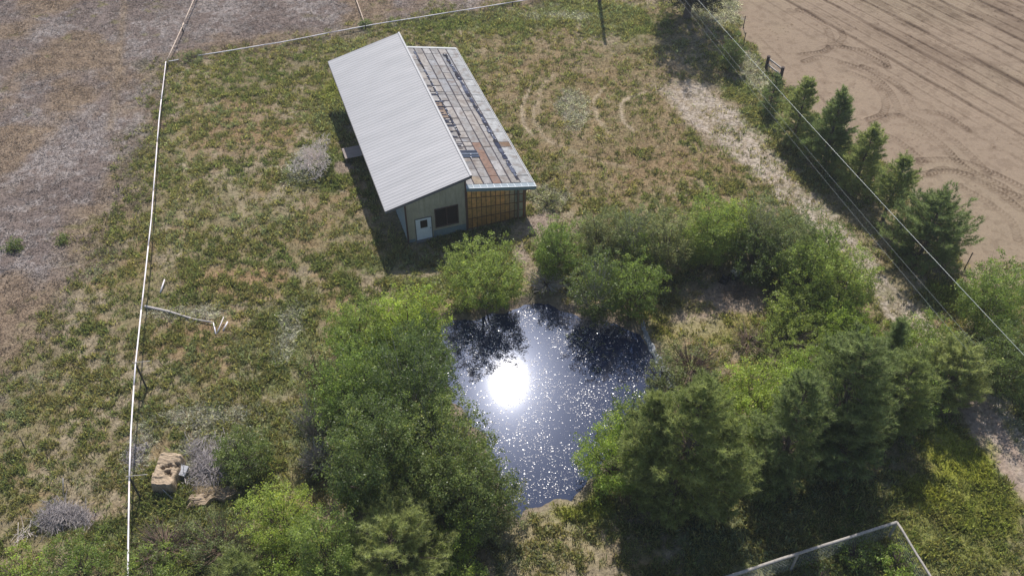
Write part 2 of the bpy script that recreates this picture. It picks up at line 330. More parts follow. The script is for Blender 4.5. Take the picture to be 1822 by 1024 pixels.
def field_col(x, y):
    one = np.ones((len(x), 1)); sd = field_sd(x, y)
    dirx, diry = (G(1822, 160) - G(1520, 0))[:2]; L = math.hypot(dirx, diry); dirx /= L; diry /= L
    s_ = x * dirx + y * diry; q = -x * diry + y * dirx; q0 = -G(1520, 0)[0] * diry + G(1520, 0)[1] * dirx
    wv = (fbm(s_ * .05, q * .05, 81, 3) - .5) * 1.2; qq = q + wv
    z = np.zeros(len(x)); dark = np.zeros(len(x))
    amt = ss(q, q0 - 9.5, q0 - 6.0)
    for per, wd, k in ((3.05, .15, 1.0), (1.52, .08, .5), (.61, .05, .22)):
        ph = (qq / per) % 1.0; dd = np.minimum(ph, 1 - ph) * per; ln = np.exp(-(dd / wd) ** 2) * amt * (.35 + .9 * vnoise(s_ * .45, np.floor(qq / per) * 7., 82)) * k
        z -= .05 * ln; dark += .62 * ln
    z += .015 * np.sin(qq * 2 * math.pi / .38) * amt * ss(fbm(s_ * .12, q * .12, 83), .4, .6)
    dark += .30 * ss(fbm(s_ * .12, q * .5, 84, 4), .48, .66) * ss(q, q0 - 6, q0) + .16 * ss(fbm(x * 2.2, y * 2.2, 92, 4), .52, .66)
    cl = ss(fbm(x * 5, y * 5, 85, 2), .78, .86) * (.3 + .7 * ss(fbm(x * .3, y * .3, 86), .45, .6)); z += .05 * cl; dark += .35 * cl
    # tyre tracks: pairs of lugged bands along curves
    TR = [[(1405, 18), (1455, 35), (1478, 65), (1470, 90), (1425, 97)], [(1420, 18), (1470, 30), (1500, 62), (1495, 82), (1560, 95), (1580, 120)],
          [(1465, 85), (1500, 84), (1540, 97), (1575, 118)], [(1430, 110), (1460, 102), (1500, 112), (1545, 130), (1580, 160), (1600, 200), (1590, 205), (1545, 213)],
          [(1535, 118), (1580, 140), (1610, 165), (1625, 190), (1632, 197), (1680, 205), (1722, 232)], [(1510, 128), (1555, 150), (1575, 180), (1570, 203), (1545, 213)],
          [(1550, 222), (1600, 205), (1640, 215), (1690, 245), (1730, 280), (1760, 310)], [(1600, 205), (1640, 230), (1680, 262), (1720, 300), (1790, 335), (1830, 380)],
          [(1560, 235), (1595, 250), (1640, 285), (1640, 288), (1625, 300)], [(1635, 312), (1670, 305), (1710, 308), (1760, 330), (1822, 352)], [(1635, 285), (1700, 285), (1760, 305), (1822, 335)],
          [(1705, 330), (1760, 362), (1800, 395), (1812, 430)], [(1735, 320), (1780, 345), (1815, 372)], [(1655, 310), (1680, 300), (1725, 312)], [(1345, 60), (1395, 110), (1440, 150), (1520, 240), (1600, 310), (1680, 400), (1720, 450)]]
    for i, ln in enumerate(TR):
        last = i == len(TR) - 1
        P = smooth(GP(ln), 8); pad = 1.0
        m = (x > P[:, 0].min() - pad) & (x < P[:, 0].max() + pad) & (y > P[:, 1].min() - pad) & (y < P[:, 1].max() + pad)
        if not m.any(): continue
        d, a = ldist(x[m], y[m], P); wd = .30 if not last else .10
        band = ss(-d, -wd - .06, -wd + .05); lug = .5 + .5 * np.sin((a + .6 * d) * 2 * math.pi / .30)
        edge = np.exp(-((d - wd) / .06) ** 2)
        n = (.4 + .8 * vnoise(a * .7, a * 0 + i, 88))
        z[m] += (-.035 * band * lug + .035 * edge) * n * (.4 if last else 1)
        dark[m] += (.34 * band * lug + .32 * band * edge) * n * (.6 if last else 1)
    c = SOIL * one * (.93 + .14 * fbm(x * .25, y * .25, 87, 4))[:, None]
    c = c * (1 - np.clip(dark, 0, .75))[:, None] ** np.array([[.9, 1.0, 1.05]])
    c[:, 1] *= 1 + .02 * ss(fbm(x * .1, y * .1, 89), .4, .6)
    return c, z, sd

def geom(a, n, f): return a + np.cumsum(f * 1.18 ** np.arange(1, n + 1))
xs = np.concatenate([-geom(52, 40, .3)[::-1], np.arange(-52, 10, .15), np.arange(10, 50, .08), geom(50, 40, .3)])
ys = np.concatenate([15 - np.cumsum(.3 * 1.18 ** np.arange(1, 36))[::-1], np.arange(15, 38, .13), np.arange(38, 81, .09), geom(81, 40, .3)])
XX, YY = np.meshgrid(xs, ys); gx, gy = XX.ravel(), YY.ravel()
gcol, ggreen, gdry, ggr, gyel, glush, ggw = zones(gx, gy)
fcol, fz, fsd = field_col(gx, gy)
gz = height(gx, gy)
k = ss(fsd, -.25, .25)[:, None]; gcol = gcol * (1 - k) + fcol * k; gz = gz + fz * k[:, 0]
far = ss(np.maximum(np.abs(gx) - 52, np.maximum(gy - 81, 15 - gy)), 0, 8); gz = gz * (1 - far)
GV = np.stack([gx, gy, gz], 1); nx, ny = len(xs), len(ys)
ii = (np.arange(ny - 1)[:, None] * nx + np.arange(nx - 1)[None, :]).ravel()
GF = np.stack([ii, ii + 1, ii + nx + 1, ii + nx], 1)
fc_sd = fsd[ii]; inf = fc_sd > 0
dtr, strk = ldist(gx[ii] + (fbm(gx[ii] * .5, gy[ii] * .5, 51, 3) - .5) * 1.6, gy[ii], TRACK); intr = (~inf) & (dtr < 1.6 + 1.6 * np.exp(-((strk - 8) / 6) ** 2)) & (strk > 3)
def sub(name, m, mt):
    f = GF[m]; used, inv = np.unique(f.ravel(), return_inverse=True)
    o = npmesh(name, GV[used], inv.reshape(-1, 4), gcol[used], mt, smooth_=True); o['kind'] = 'structure'; return o
sub('ground', ~(inf | intr), M_ground); sub('ploughed_field', inf, M_field); sub('dirt_track', intr, M_ground)

# water
m, t, p = mat('pond_water'); L = t.links.new
p.inputs['Base Color'].default_value = (.011, .022, .058, 1); p.inputs['Roughness'].default_value = .035; p.inputs['IOR'].default_value = 1.33
tc = N(t, 'ShaderNodeTexCoord'); nz = N(t, 'ShaderNodeTexNoise'); nz.inputs['Scale'].default_value = 22; nz.inputs['Detail'].default_value = 3
bp = N(t, 'ShaderNodeBump'); bp.inputs['Strength'].default_value = .16; bp.inputs['Distance'].default_value = .01
L(tc.outputs['Object'], nz.inputs['Vector']); L(nz.outputs[0], bp.inputs['Height'])
g2 = N(t, 'ShaderNodeBsdfGlossy'); g2.inputs['Roughness'].default_value = .20; g2.inputs['Color'].default_value = (.55, .62, .85, 1)
ms = N(t, 'ShaderNodeMixShader'); ms.inputs[0].default_value = .0028; L(p.outputs[0], ms.inputs[1]); L(g2.outputs[0], ms.inputs[2]); L(ms.outputs[0], t.nodes['Material Output'].inputs[0])
M_water = m
px0, py0 = POND.min(0) - 2; px1, py1 = POND.max(0) + 2
ax = np.arange(px0, px1, .5); ay = np.arange(py0, py1, .5); AX, AY = np.meshgrid(ax, ay)
wi = (np.arange(len(ay) - 1)[:, None] * len(ax) + np.arange(len(ax) - 1)[None, :]).ravel()
keep = pond_sd(AX.ravel()[wi] + .25, AY.ravel()[wi] + .25) > -1.0; wi = wi[keep]
wf = np.stack([wi, wi + 1, wi + len(ax) + 1, wi + len(ax)], 1); used, inv = np.unique(wf.ravel(), return_inverse=True)
WV = np.stack([AX.ravel(), AY.ravel(), np.full(AX.size, WATER_Z)], 1)
o = npmesh('pond_water', WV[used], inv.reshape(-1, 4), None, M_water); o['kind'] = 'structure'

# white flecks: floating fluff, also standing in for sun sparkle, denser round the glint
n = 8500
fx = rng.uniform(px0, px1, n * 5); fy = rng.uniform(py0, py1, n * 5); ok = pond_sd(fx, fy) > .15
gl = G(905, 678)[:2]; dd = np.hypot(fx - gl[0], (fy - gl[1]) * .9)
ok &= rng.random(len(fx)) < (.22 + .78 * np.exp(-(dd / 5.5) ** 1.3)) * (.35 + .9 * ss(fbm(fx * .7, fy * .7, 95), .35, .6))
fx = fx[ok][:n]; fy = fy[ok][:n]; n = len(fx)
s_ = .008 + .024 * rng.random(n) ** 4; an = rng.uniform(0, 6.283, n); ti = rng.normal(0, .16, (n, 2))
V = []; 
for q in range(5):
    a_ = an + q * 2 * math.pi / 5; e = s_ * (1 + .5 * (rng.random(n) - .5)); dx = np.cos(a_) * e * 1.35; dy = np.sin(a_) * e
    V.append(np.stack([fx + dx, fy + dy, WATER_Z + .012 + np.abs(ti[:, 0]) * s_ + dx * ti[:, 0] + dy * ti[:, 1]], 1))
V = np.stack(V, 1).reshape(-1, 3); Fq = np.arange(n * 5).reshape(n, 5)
M_fleck = noise_mat('fluff_and_sparkle', (.80, .76, .76), var=.1, scale=20, rough=.25, bump=0, spec=.8)
o = npmesh('fluff_and_sparkle', V, Fq, None, M_fleck); o['kind'] = 'stuff'
tag(o, 'small white flecks of fluff and stand-in sun sparkle all over the dark pond water', 'floating fluff')

# ------------------------------------------------------------------ grass and weeds (nobody could count them)
def blades(P, size, k, colr, w_, lean=(.2, 1.0), jit=.35, seed=1, cvar=.25):
    r = np.random.default_rng(seed); n = len(P); T = n * k
    bp_ = np.repeat(P, k, 0); sz = np.repeat(size, k) * r.uniform(.55, 1.15, T); az = r.uniform(0, 2 * math.pi, T)
    off = r.normal(0, 1, (T, 2)) * (np.repeat(size, k) * jit)[:, None]
    ln = r.uniform(*lean, T); d = np.stack([np.cos(az), np.sin(az)], 1)
    b = bp_.copy(); b[:, :2] += off; b[:, 2] -= .02
    tip = b.copy(); tip[:, :2] += d * (sz * np.sin(ln))[:, None]; tip[:, 2] += sz * np.cos(ln) + .02
    rot = r.uniform(0, math.pi, T); sd_ = np.stack([np.cos(rot), np.sin(rot), np.zeros(T)], 1) * (w_ * sz / sz.mean() / 2)[:, None]
    mid = (b + tip) / 2; mid[:, 2] += sz * .12
    V = np.stack([b - sd_ * .6, b + sd_ * .6, mid + sd_, tip, mid - sd_], 1).reshape(-1, 3)
    Fc = np.arange(T * 5).reshape(T, 5)
    cc = np.repeat(colr * (1 + .22 * r.normal(0, 1, (n, 1))).clip(.5, 1.6), k, 0) * (1 + cvar * r.normal(0, 1, (T, 1))).clip(.4, 1.7)
    return V, Fc, np.repeat(cc, 5, 0)
def in_view(x, y, m_=1.5):
    q = np.stack([x, y, np.zeros(len(x))], 1) - np.array([0, 0, HC]); d = q @ FW; u = CX + F * q[:, 0] / d; v = CY - F * (q @ UP) / d
    return (u > -40) & (u < 1862) & (v > -40) & (v < 1090)
def shedmask(x, y):
    lx = (x - shed_a[0]) * CA + (y - shed_a[1]) * SA; ly = -(x - shed_a[0]) * SA + (y - shed_a[1]) * CA
    return (lx > -.15) & (lx < 8.3) & (ly > -.15) & (ly < 18.8)
NC = 330000
cx_ = rng.uniform(-49, 49, NC); cy_ = rng.uniform(19, 81, NC)
k = in_view(cx_, cy_) & ~shedmask(cx_, cy_); cx_ = cx_[k]; cy_ = cy_[k]
k = (field_sd(cx_, cy_) < -.1) & (pond_sd(cx_, cy_) < -.35); cx_ = cx_[k]; cy_ = cy_[k]
c_, gr_, dr_, ga_, ye_, lu_, gw_ = zones(cx_, cy_); z_ = height(cx_, cy_); rr = rng.random(len(cx_)); clp = clump(cx_, cy_)
P3 = np.stack([cx_, cy_, z_], 1)
# green leafy weeds growing in clumps
k = (rr < (gr_ ** 1.2) * 1.0 * ga_) & (dr_ < .8)
r1 = rng.random(k.sum())[:, None]
r1 = r1 + (fbm(cx_[k] * .3, cy_[k] * .3, 77, 3)[:, None] - .5) * 1.5
gc = np.where(r1 < .24, C(.145, .180, .070), np.where(r1 < .52, C(.215, .212, .088), np.where(r1 < .93, C(.265, .225, .105), C(.24, .27, .17))))
gc = gc * (1 - .6 * ye_[k][:, None]) + YG * .95 * (.6 * ye_[k][:, None]); gc = (gc * .72 + c_[k] * .34) * 1.25
V, Fc, cc = blades(P3[k], .14 + .20 * ss(clp[k], .42, .70) + .05 * lu_[k], 9, gc, .045, (.25, 1.30), .38, 2)
o = npmesh('weeds', V, Fc, cc, M_grass); o['kind'] = 'stuff'; tag(o, 'low green weeds growing in clumps over the paddock', 'weeds')
# tan and brown grass between the clumps
k = (rr > .35) & (gr_ < .5) & (dr_ < .6) & (rng.random(len(rr)) < .42 * ga_)
V, Fc, cc = blades(P3[k], np.full(k.sum(), .16) + .10 * gw_[k], 5, np.clip(c_[k] * 1.35 + .010, 0, .6), .032, (.3, 1.35), .6, 3)
o = npmesh('brown_grass', V, Fc, cc, M_dry); o['kind'] = 'stuff'; tag(o, 'short tan and reddish brown grass between the green clumps', 'grass')
# matted dry stalks of the mauve field, combed into swirls
k = (dr_ > .25) & (rr < .75 * (.35 + ss(fbm(cx_ * 1.6, cy_ * 1.6, 37, 5), .45, .66)))
V, Fc, cc = blades(P3[k], .16 + .14 * rng.random(k.sum()), 5, np.clip(c_[k] * 1.25 + .02, 0, .6), .030, (.9, 1.5), .7, 4, .3)
o = npmesh('dry_stalks', V, Fc, cc, M_dry); o['kind'] = 'stuff'; tag(o, 'matted dry grey mauve stalks covering the field left of the white rail', 'dry grass')
k = (gw_ > .35) & (rr < .8) & (dr_ < .9)
V, Fc, cc = blades(P3[k], .22 + .16 * rng.random(k.sum()), 7, np.tile(C(.62, .60, .53), (k.sum(), 1)) * rng.uniform(.55, 1.15, (k.sum(), 1)), .028, (.7, 1.5), .7, 5, .25)
o = npmesh('grey_weeds', V, Fc, cc, M_grass); o['kind'] = 'stuff'; tag(o, 'pale grey dead weeds standing in patches', 'weeds')

# ================================================================== THE SHED
shed = empty('shed', (shed_a[0], shed_a[1], 0), 'grey board sided farm shed with a ribbed pale metal roof and a patched lean-to', 'shed', rz=ANG)
M_wall = noise_mat('painted_siding', (.43, .39, .295), var=.22, scale=5, rough=.7, bump=.15, stretch=(1, 1, .35), tint=(.35, .31, .235), scale2=1.3)
M_wall_side = noise_mat('side_siding', (.30, .35, .37), var=.15, scale=4, rough=.6, bump=.1)
M_trim = noise_mat('brown_trim', (.12, .075, .06), var=.25, scale=8, rough=.6, bump=.1)
M_dark = noise_mat('dark_inside', (.035, .03, .03), var=.3, scale=5, bump=0)
# ribbed roofing: pale galvanised with faint panel-to-panel change
m, t, p = mat('ribbed_metal'); L = t.links.new
tc = N(t, 'ShaderNodeTexCoord'); n1 = N(t, 'ShaderNodeTexNoise'); n1.inputs['Scale'].default_value = .8; n1.inputs['Detail'].default_value = 6
mp = N(t, 'ShaderNodeMapping'); mp.inputs['Scale'].default_value = (.35, 1.6, 1); L(tc.outputs['Object'], mp.inputs[0]); L(mp.outputs[0], n1.inputs['Vector'])
r = N(t, 'ShaderNodeValToRGB'); r.color_ramp.elements[0].position = .3; r.color_ramp.elements[0].color = (.30, .297, .305, 1)
r.color_ramp.elements[1].position = .7; r.color_ramp.elements[1].color = (.355, .348, .356, 1); L(n1.outputs[0], r.inputs[0]); L(r.outputs[0], p.inputs['Base Color'])
p.inputs['Roughness'].default_value = .55; p.inputs['Metallic'].default_value = .15; p.inputs['Specular IOR Level'].default_value = .35
M_rib = m
X0, X1, Y0, Y1 = -1.31, 4.50, -.17, 18.87
def zr(x): return 3.516 + .243 * x
ribs = MB(); y = Y0; pitch_ = (Y1 - Y0) / 63
prof = [(0, 0), (.36, .004), (.50, .020), (.66, .020), (.82, .002)]
vs = []; 
for i in range(63):
    for a_, h_ in prof: vs.append((Y0 + (i + a_) * pitch_, h_))
vs.append((Y1, 0)); nv = len(vs); nxs = 2
for x in (X0, X1):
    for yy, hh in vs: ribs.v.append((x, yy, zr(x) + hh)); ribs.c.append((1, 1, 1))
for x in (X0, X1):
    for yy, hh in vs: ribs.v.append((x, yy, zr(x) - .02)); ribs.c.append((1, 1, 1))
for i in range(nv - 1):
    ribs.f.append((i, i + 1 + 0, nv + i + 1, nv + i)[::-1]); ribs.f.append((2 * nv + i, 2 * nv + i + 1, 3 * nv + i + 1, 3 * nv + i))
    ribs.f.append((i, i + 1, 2 * nv + i + 1, 2 * nv + i)); ribs.f.append((nv + i, nv + i + 1, 3 * nv + i + 1, 3 * nv + i)[::-1])
ribs.f.append((0, nv, 3 * nv, 2 * nv)); ribs.f.append((nv - 1, 2 * nv - 1, 4 * nv - 1, 3 * nv - 1)[::-1])
roof = ribs.build('metal_roof', M_rib, shed)
fb = MB()
for yy in (Y0 - .035, Y1 + .005):
    fb.hexa([(X0, yy, zr(X0) - .20), (X1, yy, zr(X1) - .20), (X1, yy + .03, zr(X1) - .20), (X0, yy + .03, zr(X0) - .20), (X0, yy, zr(X0) + .012), (X1, yy, zr(X1) + .012), (X1, yy + .03, zr(X1) + .012), (X0, yy + .03, zr(X0) + .012)])
fb.box(X0 - .035, X0 - .003, Y0, Y1, zr(X0) - .19, zr(X0) + .01); fb.box(X1 + .003, X1 + .035, Y0, Y1, zr(X1) - .19, zr(X1) + .02)
fb.build('roof_trim', noise_mat('roof_trim', (.16, .15, .16), var=.1, scale=5, bump=0, rough=.5), roof)
cap = MB(); cap.box(X1 - .10, X1 + .04, Y0 - .04, Y1 + .04, zr(X1) + .030, zr(X1) + .040)
cap.build('ridge_cap', noise_mat('ridge_cap', (.37, .365, .37), var=.08, scale=4, bump=0, rough=.5), roof)
def wall_poly(name, pts_bot, tops, th, mt, boards=None, holes=None):
    pass
# front wall with openings, built as boards between openings
FWL = MB(); SP = 4.09
openings = [(.54, 1.70, 0, 1.86), (1.92, 3.55, .74, 2.36)]
cuts = sorted({0, SP} | {o[0] for o in openings} | {o[1] for o in openings})
for a_, b_ in zip(cuts[:-1], cuts[1:]):
    mid = (a_ + b_) / 2; op = [o for o in openings if o[0] < mid < o[1]]
    spans = [(0, None)] if not op else ([(0, op[0][2])] if op[0][2] > 0 else []) + [(op[0][3], None)]
    for z0, z1 in spans:
        ta = zr(a_) - .10 if z1 is None else z1; tb = zr(b_) - .10 if z1 is None else z1
        FWL.hexa([(a_, 0, z0 - .1 * (z0 == 0)), (b_, 0, z0 - .1 * (z0 == 0)), (b_, .12, z0 - .1 * (z0 == 0)), (a_, .12, z0 - .1 * (z0 == 0)), (a_, 0, ta), (b_, 0, tb), (b_, .12, tb), (a_, .12, ta)])
x = .22
while x < SP - .05:
    segs = [(0, zr(x) - .12)]
    for o_ in openings:
        if o_[0] - .06 < x < o_[1] + .06: segs = ([(0, o_[2] - .07)] if o_[2] > .1 else []) + [(o_[3] + .07, zr(x) - .12)]
    for z0, z1 in segs: FWL.box(x - .022, x + .022, -.028, -.002, z0, z1)
    x += .36
wf_ = FWL.build('front_wall', M_wall, shed)
M_skirt = noise_mat('blue_grey_skirt', (.20, .25, .27), var=.25, scale=4, bump=.1)
sk = MB(); sk.box(0.06, .48, -.034, -.030, -.05, .22); sk.build('skirt_panel', M_skirt, wf_)
sk = MB(); sk.box(1.76, SP - .06, -.034, -.030, -.05, .55); sk.build('skirt_panel', M_skirt, wf_)
cp = MB(); cp.box(-.06, .05, -.06, -.036, -.05, zr(0) - .16); cp.build('corner_trim', M_trim, wf_); cp = MB(); cp.box(SP - .05, SP + .06, -.06, -.036, -.05, zr(SP) - .20)
cp.build('corner_trim', M_trim, wf_)
sw = MB()
def rect_wall(mb, x, y0, y1, z1, th=.12, step=.4, out=-1):
    mb.box(x if out < 0 else x - th, x + th if out < 0 else x, y0, y1, -.1, z1)
    yy = y0 + .2
    while yy < y1 - .1:
        mb.box(*((x - .025, x - .002) if out < 0 else (x + .002, x + .025)), yy - .02, yy + .02, 0, z1 - .02); yy += step
rect_wall(sw, 0, .125, 18.6, zr(0) - .1); sw.build('left_wall', M_wall_side, shed)
bw = MB(); bw.hexa([(0, 18.6, -.1), (SP, 18.6, -.1), (SP, 18.72, -.1), (0, 18.72, -.1), (0, 18.6, zr(0) - .1), (SP, 18.6, zr(SP) - .1), (SP, 18.72, zr(SP) - .1), (0, 18.72, zr(0) - .1)])
bw.build('back_wall', M_wall_side, shed)
rw = MB(); rect_wall(rw, SP, .125, 18.6, zr(SP) - .1, out=1); rw.build('right_wall', M_wall, shed)
# door
M_white = noise_mat('white_door_paint', (.74, .77, .80), var=.06, scale=5, rough=.45, bump=.03)
M_glass, t, p = mat('dark_glass'); p.inputs['Base Color'].default_value = (.035, .025, .022, 1); p.inputs['Roughness'].default_value = .08; p.inputs['Specular IOR Level'].default_value = .6
d_ = MB(); d_.box(.59, 1.65, -.035, .02, .03, 1.81); door = d_.build('door', M_white, shed)
pn = MB()
for (a_, b_, c_1, d_1) in [(.70, 1.06, .18, .78), (1.18, 1.54, .18, .78), (.66, .86, .95, 1.68), (1.42, 1.58, .95, 1.68)]:
    pn.box(a_, b_, -.043, -.0355, c_1, c_1 + .02); pn.box(a_, b_, -.043, -.0355, d_1 - .02, d_1); pn.box(a_, a_ + .02, -.043, -.0355, c_1 + .02, d_1 - .02); pn.box(b_ - .02, b_, -.043, -.0355, c_1 + .02, d_1 - .02)
pn.build('moulding', M_white, door)
g = MB(); g.box(.90, 1.38, -.046, -.037, 1.02, 1.66); g.build('window_pane', M_glass, door)
k_ = MB(); k_.tube([(1.57, -.035, .93), (1.57, -.07, .93), (1.57, -.075, .93), (1.57, -.11, .93)], [.012, .012, .03, .022], 8); k_.build('handle', noise_mat('knob_metal', (.10, .08, .06), metal=.8, rough=.35, bump=0), door)
fr = MB(); fr.box(.54, .588, -.05, .02, 0, 1.86); fr.box(1.652, 1.70, -.05, .02, 0, 1.86); fr.box(.588, 1.652, -.05, .02, 1.812, 1.86); fr.box(.50, 1.74, -.30, .0, -.06, .028)
fr.build('door_frame', noise_mat('door_frame_wood', (.16, .15, .14), var=.2, bump=.1), door)
# window
g = MB(); g.box(1.98, 3.49, .03, .045, .80, 2.30); win = g.build('window', M_glass, shed)
fr = MB()
for b4 in [(1.92, 1.98, .74, 2.36), (3.49, 3.55, .74, 2.36), (1.98, 3.49, .74, .80), (1.98, 3.49, 2.30, 2.36), (2.71, 2.76, .80, 2.30)]: fr.box(b4[0], b4[1], -.045, .07, b4[2], b4[3])
fr.build('frame', noise_mat('window_frame', (.11, .07, .06), var=.2, bump=.1), win)
st_ = MB(); st_.box(2.9, 3.42, .10, .5, .82, 1.65, (.4, .33, .24)); st_.box(2.0, 3.45, .52, .54, .8, 2.3, (.1, .08, .07)); 
for q in range(7): st_.box(2.9 + .1 * (q % 3), 3.0 + .1 * (q % 3), .08, .3, 1.66 + .09 * (q // 3), 1.74 + .09 * (q // 3), (.45, .38, .2))
st_.build('stored_goods', noise_mat('stored_goods', (1, 1, 1), use_attr=True, var=.3, bump=0), win)
# lean-to roof
LX0, LX1, LY0, LY1 = 4.13, 8.98, -.14, 18.62
def zl(x): return 3.60 - .222 * (x - 4.11)
def slab(mb, x0, x1, y0, y1, t0, t1, c=None):
    mb.hexa([(x0, y0, zl(x0) + t0), (x1, y0, zl(x1) + t0), (x1, y1, zl(x1) + t0), (x0, y1, zl(x0) + t0), (x0, y0, zl(x0) + t1), (x1, y0, zl(x1) + t1), (x1, y1, zl(x1) + t1), (x0, y1, zl(x0) + t1)], c)
lr = MB(); slab(lr, LX0, LX1, LY0, LY1, -.05, .0)
lroof = lr.build('lean_to_roof', noise_mat('dark_underlay', (.065, .058, .068), var=.35, scale=6, bump=.2, rough=.9, spec=.05), shed)
rp = MB(); R = random.Random(3)
cols_ = [LX0 + .02, 4.78, 5.42, 6.06, 6.70, 7.34, 8.02, LX1 - .02]
rows = [LY0 + .42]
while rows[-1] < LY1 - .5: rows.append(rows[-1] + (R.uniform(.36, .62) if 3.0 < rows[-1] < 13.5 and R.random() < .6 else R.uniform(.75, 1.05)))
rows[-1] = LY1 - .02
for ci in range(7):
    messy = False; skip = R.random()
    jit = {q: R.uniform(-.05, .05) for q in range(len(rows))}; q = 0
    while q < len(rows) - 1:
        step_ = 2 if (R.random() < (.45 if ci > 2 else .12) and q < len(rows) - 2) else 1
        yy = rows[q] + (jit[q] if q else 0); y2 = rows[q + step_] + (jit[q + step_] if q + step_ < len(rows) - 1 else 0); messy = 3.0 < yy < 13.5 and ci < 3
        g0 = R.uniform(.20, .30); tone = R.random()
        c = (g0 * 1.02, g0 * .97, g0 * .95) if tone < .55 else ((g0 * 1.02, g0 * .93, g0 * .86) if tone < .9 else (g0 * .88, g0 * .88, g0 * .92))
        if ci == 6: c = (R.uniform(.27, .32),) * 3
        if ci == 3 and yy < 4.0 and R.random() < .7: c = (.19, .115, .085)
        if R.random() < .07: c = R.choice([(.20, .145, .11), (.155, .135, .125), (.125, .12, .13), (.24, .19, .14)])
        if ci == 6 and (3.6 < yy < 4.6 or 1.8 < yy < 2.3 or 7.0 < yy < 7.5): c = (.14, .085, .05)
        slab(rp, cols_[ci] + R.uniform(.06, .085), cols_[ci + 1] - .015, yy + (R.uniform(.025, .055) if not messy else R.uniform(.07, .15)), y2, .004, .018 + R.uniform(0, .02), c)
        q += step_
rp.build('roof_panels', noise_mat('roof_panel_sheet', (1, 1, 1), use_attr=True, var=.38, scale=3.5, bump=.3, rough=.7, tint=(.165, .135, .12), scale2=1.9), lroof)
dk = MB()
def strip(xa, ya, xb, yb, w_, n_):
    for q in range(n_):
        t0, t1 = q / n_, (q + 1) / n_; c = R.choice([(.035, .04, .065), (.05, .055, .085), (.03, .03, .04), (.10, .11, .15)])
        xm = xa + (xb - xa) * t0 + R.uniform(-.03, .03); ww = w_ * R.uniform(.6, 1.25)
        slab(dk, xm - ww / 2, xm + ww / 2, ya + (yb - ya) * t0, ya + (yb - ya) * t1 + R.uniform(-.15, .05), .045, .062 + R.uniform(0, .02), c)
M_tar = noise_mat('tar_strip', (1, 1, 1), use_attr=True, var=.3, scale=9, bump=.3, rough=.85, spec=.08)
strip(7.95, .6, 7.75, 17.6, .27, 42); dk.build('tar_strip', M_tar, lroof); dk = MB(); strip(5.55, 6.0, 5.35, 17.8, .14, 30); dk.build('tar_strip', M_tar, lroof); dk = MB()
for q in range(46):
    yy = R.uniform(3.8, 13.8); slab(dk, 4.20, 4.20 + R.uniform(.5, 1.5), yy, yy + R.uniform(.03, .08), .046, .066, (.05, .055, .09))
for q in range(3): slab(dk, 4.62, 6.15, 3.30 + q * .30, 3.52 + q * .30, .048, .078, [(.06, .075, .11), (.11, .13, .17), (.05, .06, .09)][q])
dk.build('tar_patches', M_tar, lroof)
M_wt = noise_mat('white_weight', (1, 1, 1), use_attr=True, var=.1, bump=0)
for q in range(54):
    wt = MB()
    if q % 2: yy = R.uniform(.8, 17.4); xx = 7.95 - .2 * yy / 17.6 + R.uniform(-.1, .1)
    else: yy = R.uniform(3.0, 15.0); xx = 5.5 - .15 * yy / 17 + R.uniform(-.15, .15)
    s1 = R.uniform(.025, .06); slab(wt, xx, xx + s1 * 1.5, yy, yy + s1, .085, .085 + s1 * .6, (.75, .75, .78)); wt.build('weight', M_wt, lroof)
ed = MB(); c0 = (.42, .46, .48)
slab(ed, LX0, LX1 + .02, LY0 - .03, LY0 + .40, .012, .03, (.23, .27, .30))
for q in range(11):
    xx = LX0 + .05 + q * (LX1 - LX0 - .08) / 10; slab(ed, xx - .02, xx + .02, LY0, LY0 + .38, .032, .05, (.55, .58, .60))
slab(ed, LX0, LX1 + .02, LY0 - .05, LY0 - .005, .032, .06, (.58, .61, .63)); slab(ed, LX0, LX1, LY0 - .05, LY0 - .032, -.22, .030, (.20, .27, .29))
slab(ed, LX1 + .001, LX1 + .05, LY0, LY1, -.05, .03, (.42, .42, .42)); slab(ed, LX1 - .12, LX1 - .07, LY0 + .42, LY1, .04, .055, (.45, .45, .45)); slab(ed, LX0 + .1, LX1, LY1 + .001, LY1 + .05, -.05, .04, (.48, .48, .48)); slab(ed, LX0 + .1, LX1, LY1 - .22, LY1 - .01, .045, .06, (.42, .42, .42))
ed.build('edge_flashing', noise_mat('flashing', (1, 1, 1), use_attr=True, var=.15, scale=6, bump=.05, rough=.5), lroof)
# lean-to end wall: amber sheets behind a grid of battens, paler to the right
aw = MB(); WX0, WX1 = 4.16, 8.15; ncol = 12
for i in range(ncol):
    for j in range(4):
        xa = WX0 + (WX1 - WX0) * i / ncol; xb = WX0 + (WX1 - WX0) * (i + 1) / ncol
        za, zb = j / 4, (j + 1) / 4; ta, tb = zl(xa) - .06, zl(xb) - .06
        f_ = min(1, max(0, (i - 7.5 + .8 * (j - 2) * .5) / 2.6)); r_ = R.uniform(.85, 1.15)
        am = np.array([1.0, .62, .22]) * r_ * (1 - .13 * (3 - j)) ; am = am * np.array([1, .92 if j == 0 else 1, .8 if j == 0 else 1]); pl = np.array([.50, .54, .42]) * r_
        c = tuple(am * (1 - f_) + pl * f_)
        g_ = .006
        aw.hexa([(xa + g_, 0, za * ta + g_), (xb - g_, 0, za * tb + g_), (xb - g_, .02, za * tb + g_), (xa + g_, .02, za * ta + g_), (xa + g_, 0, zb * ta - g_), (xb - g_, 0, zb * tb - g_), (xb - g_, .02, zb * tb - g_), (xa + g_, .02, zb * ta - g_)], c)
m, t, p = mat('amber_sheet'); L = t.links.new
at = N(t, 'ShaderNodeAttribute', attribute_name='col'); tc = N(t, 'ShaderNodeTexCoord'); n1 = N(t, 'ShaderNodeTexNoise'); n1.inputs['Scale'].default_value = 4; n1.inputs['Detail'].default_value = 6
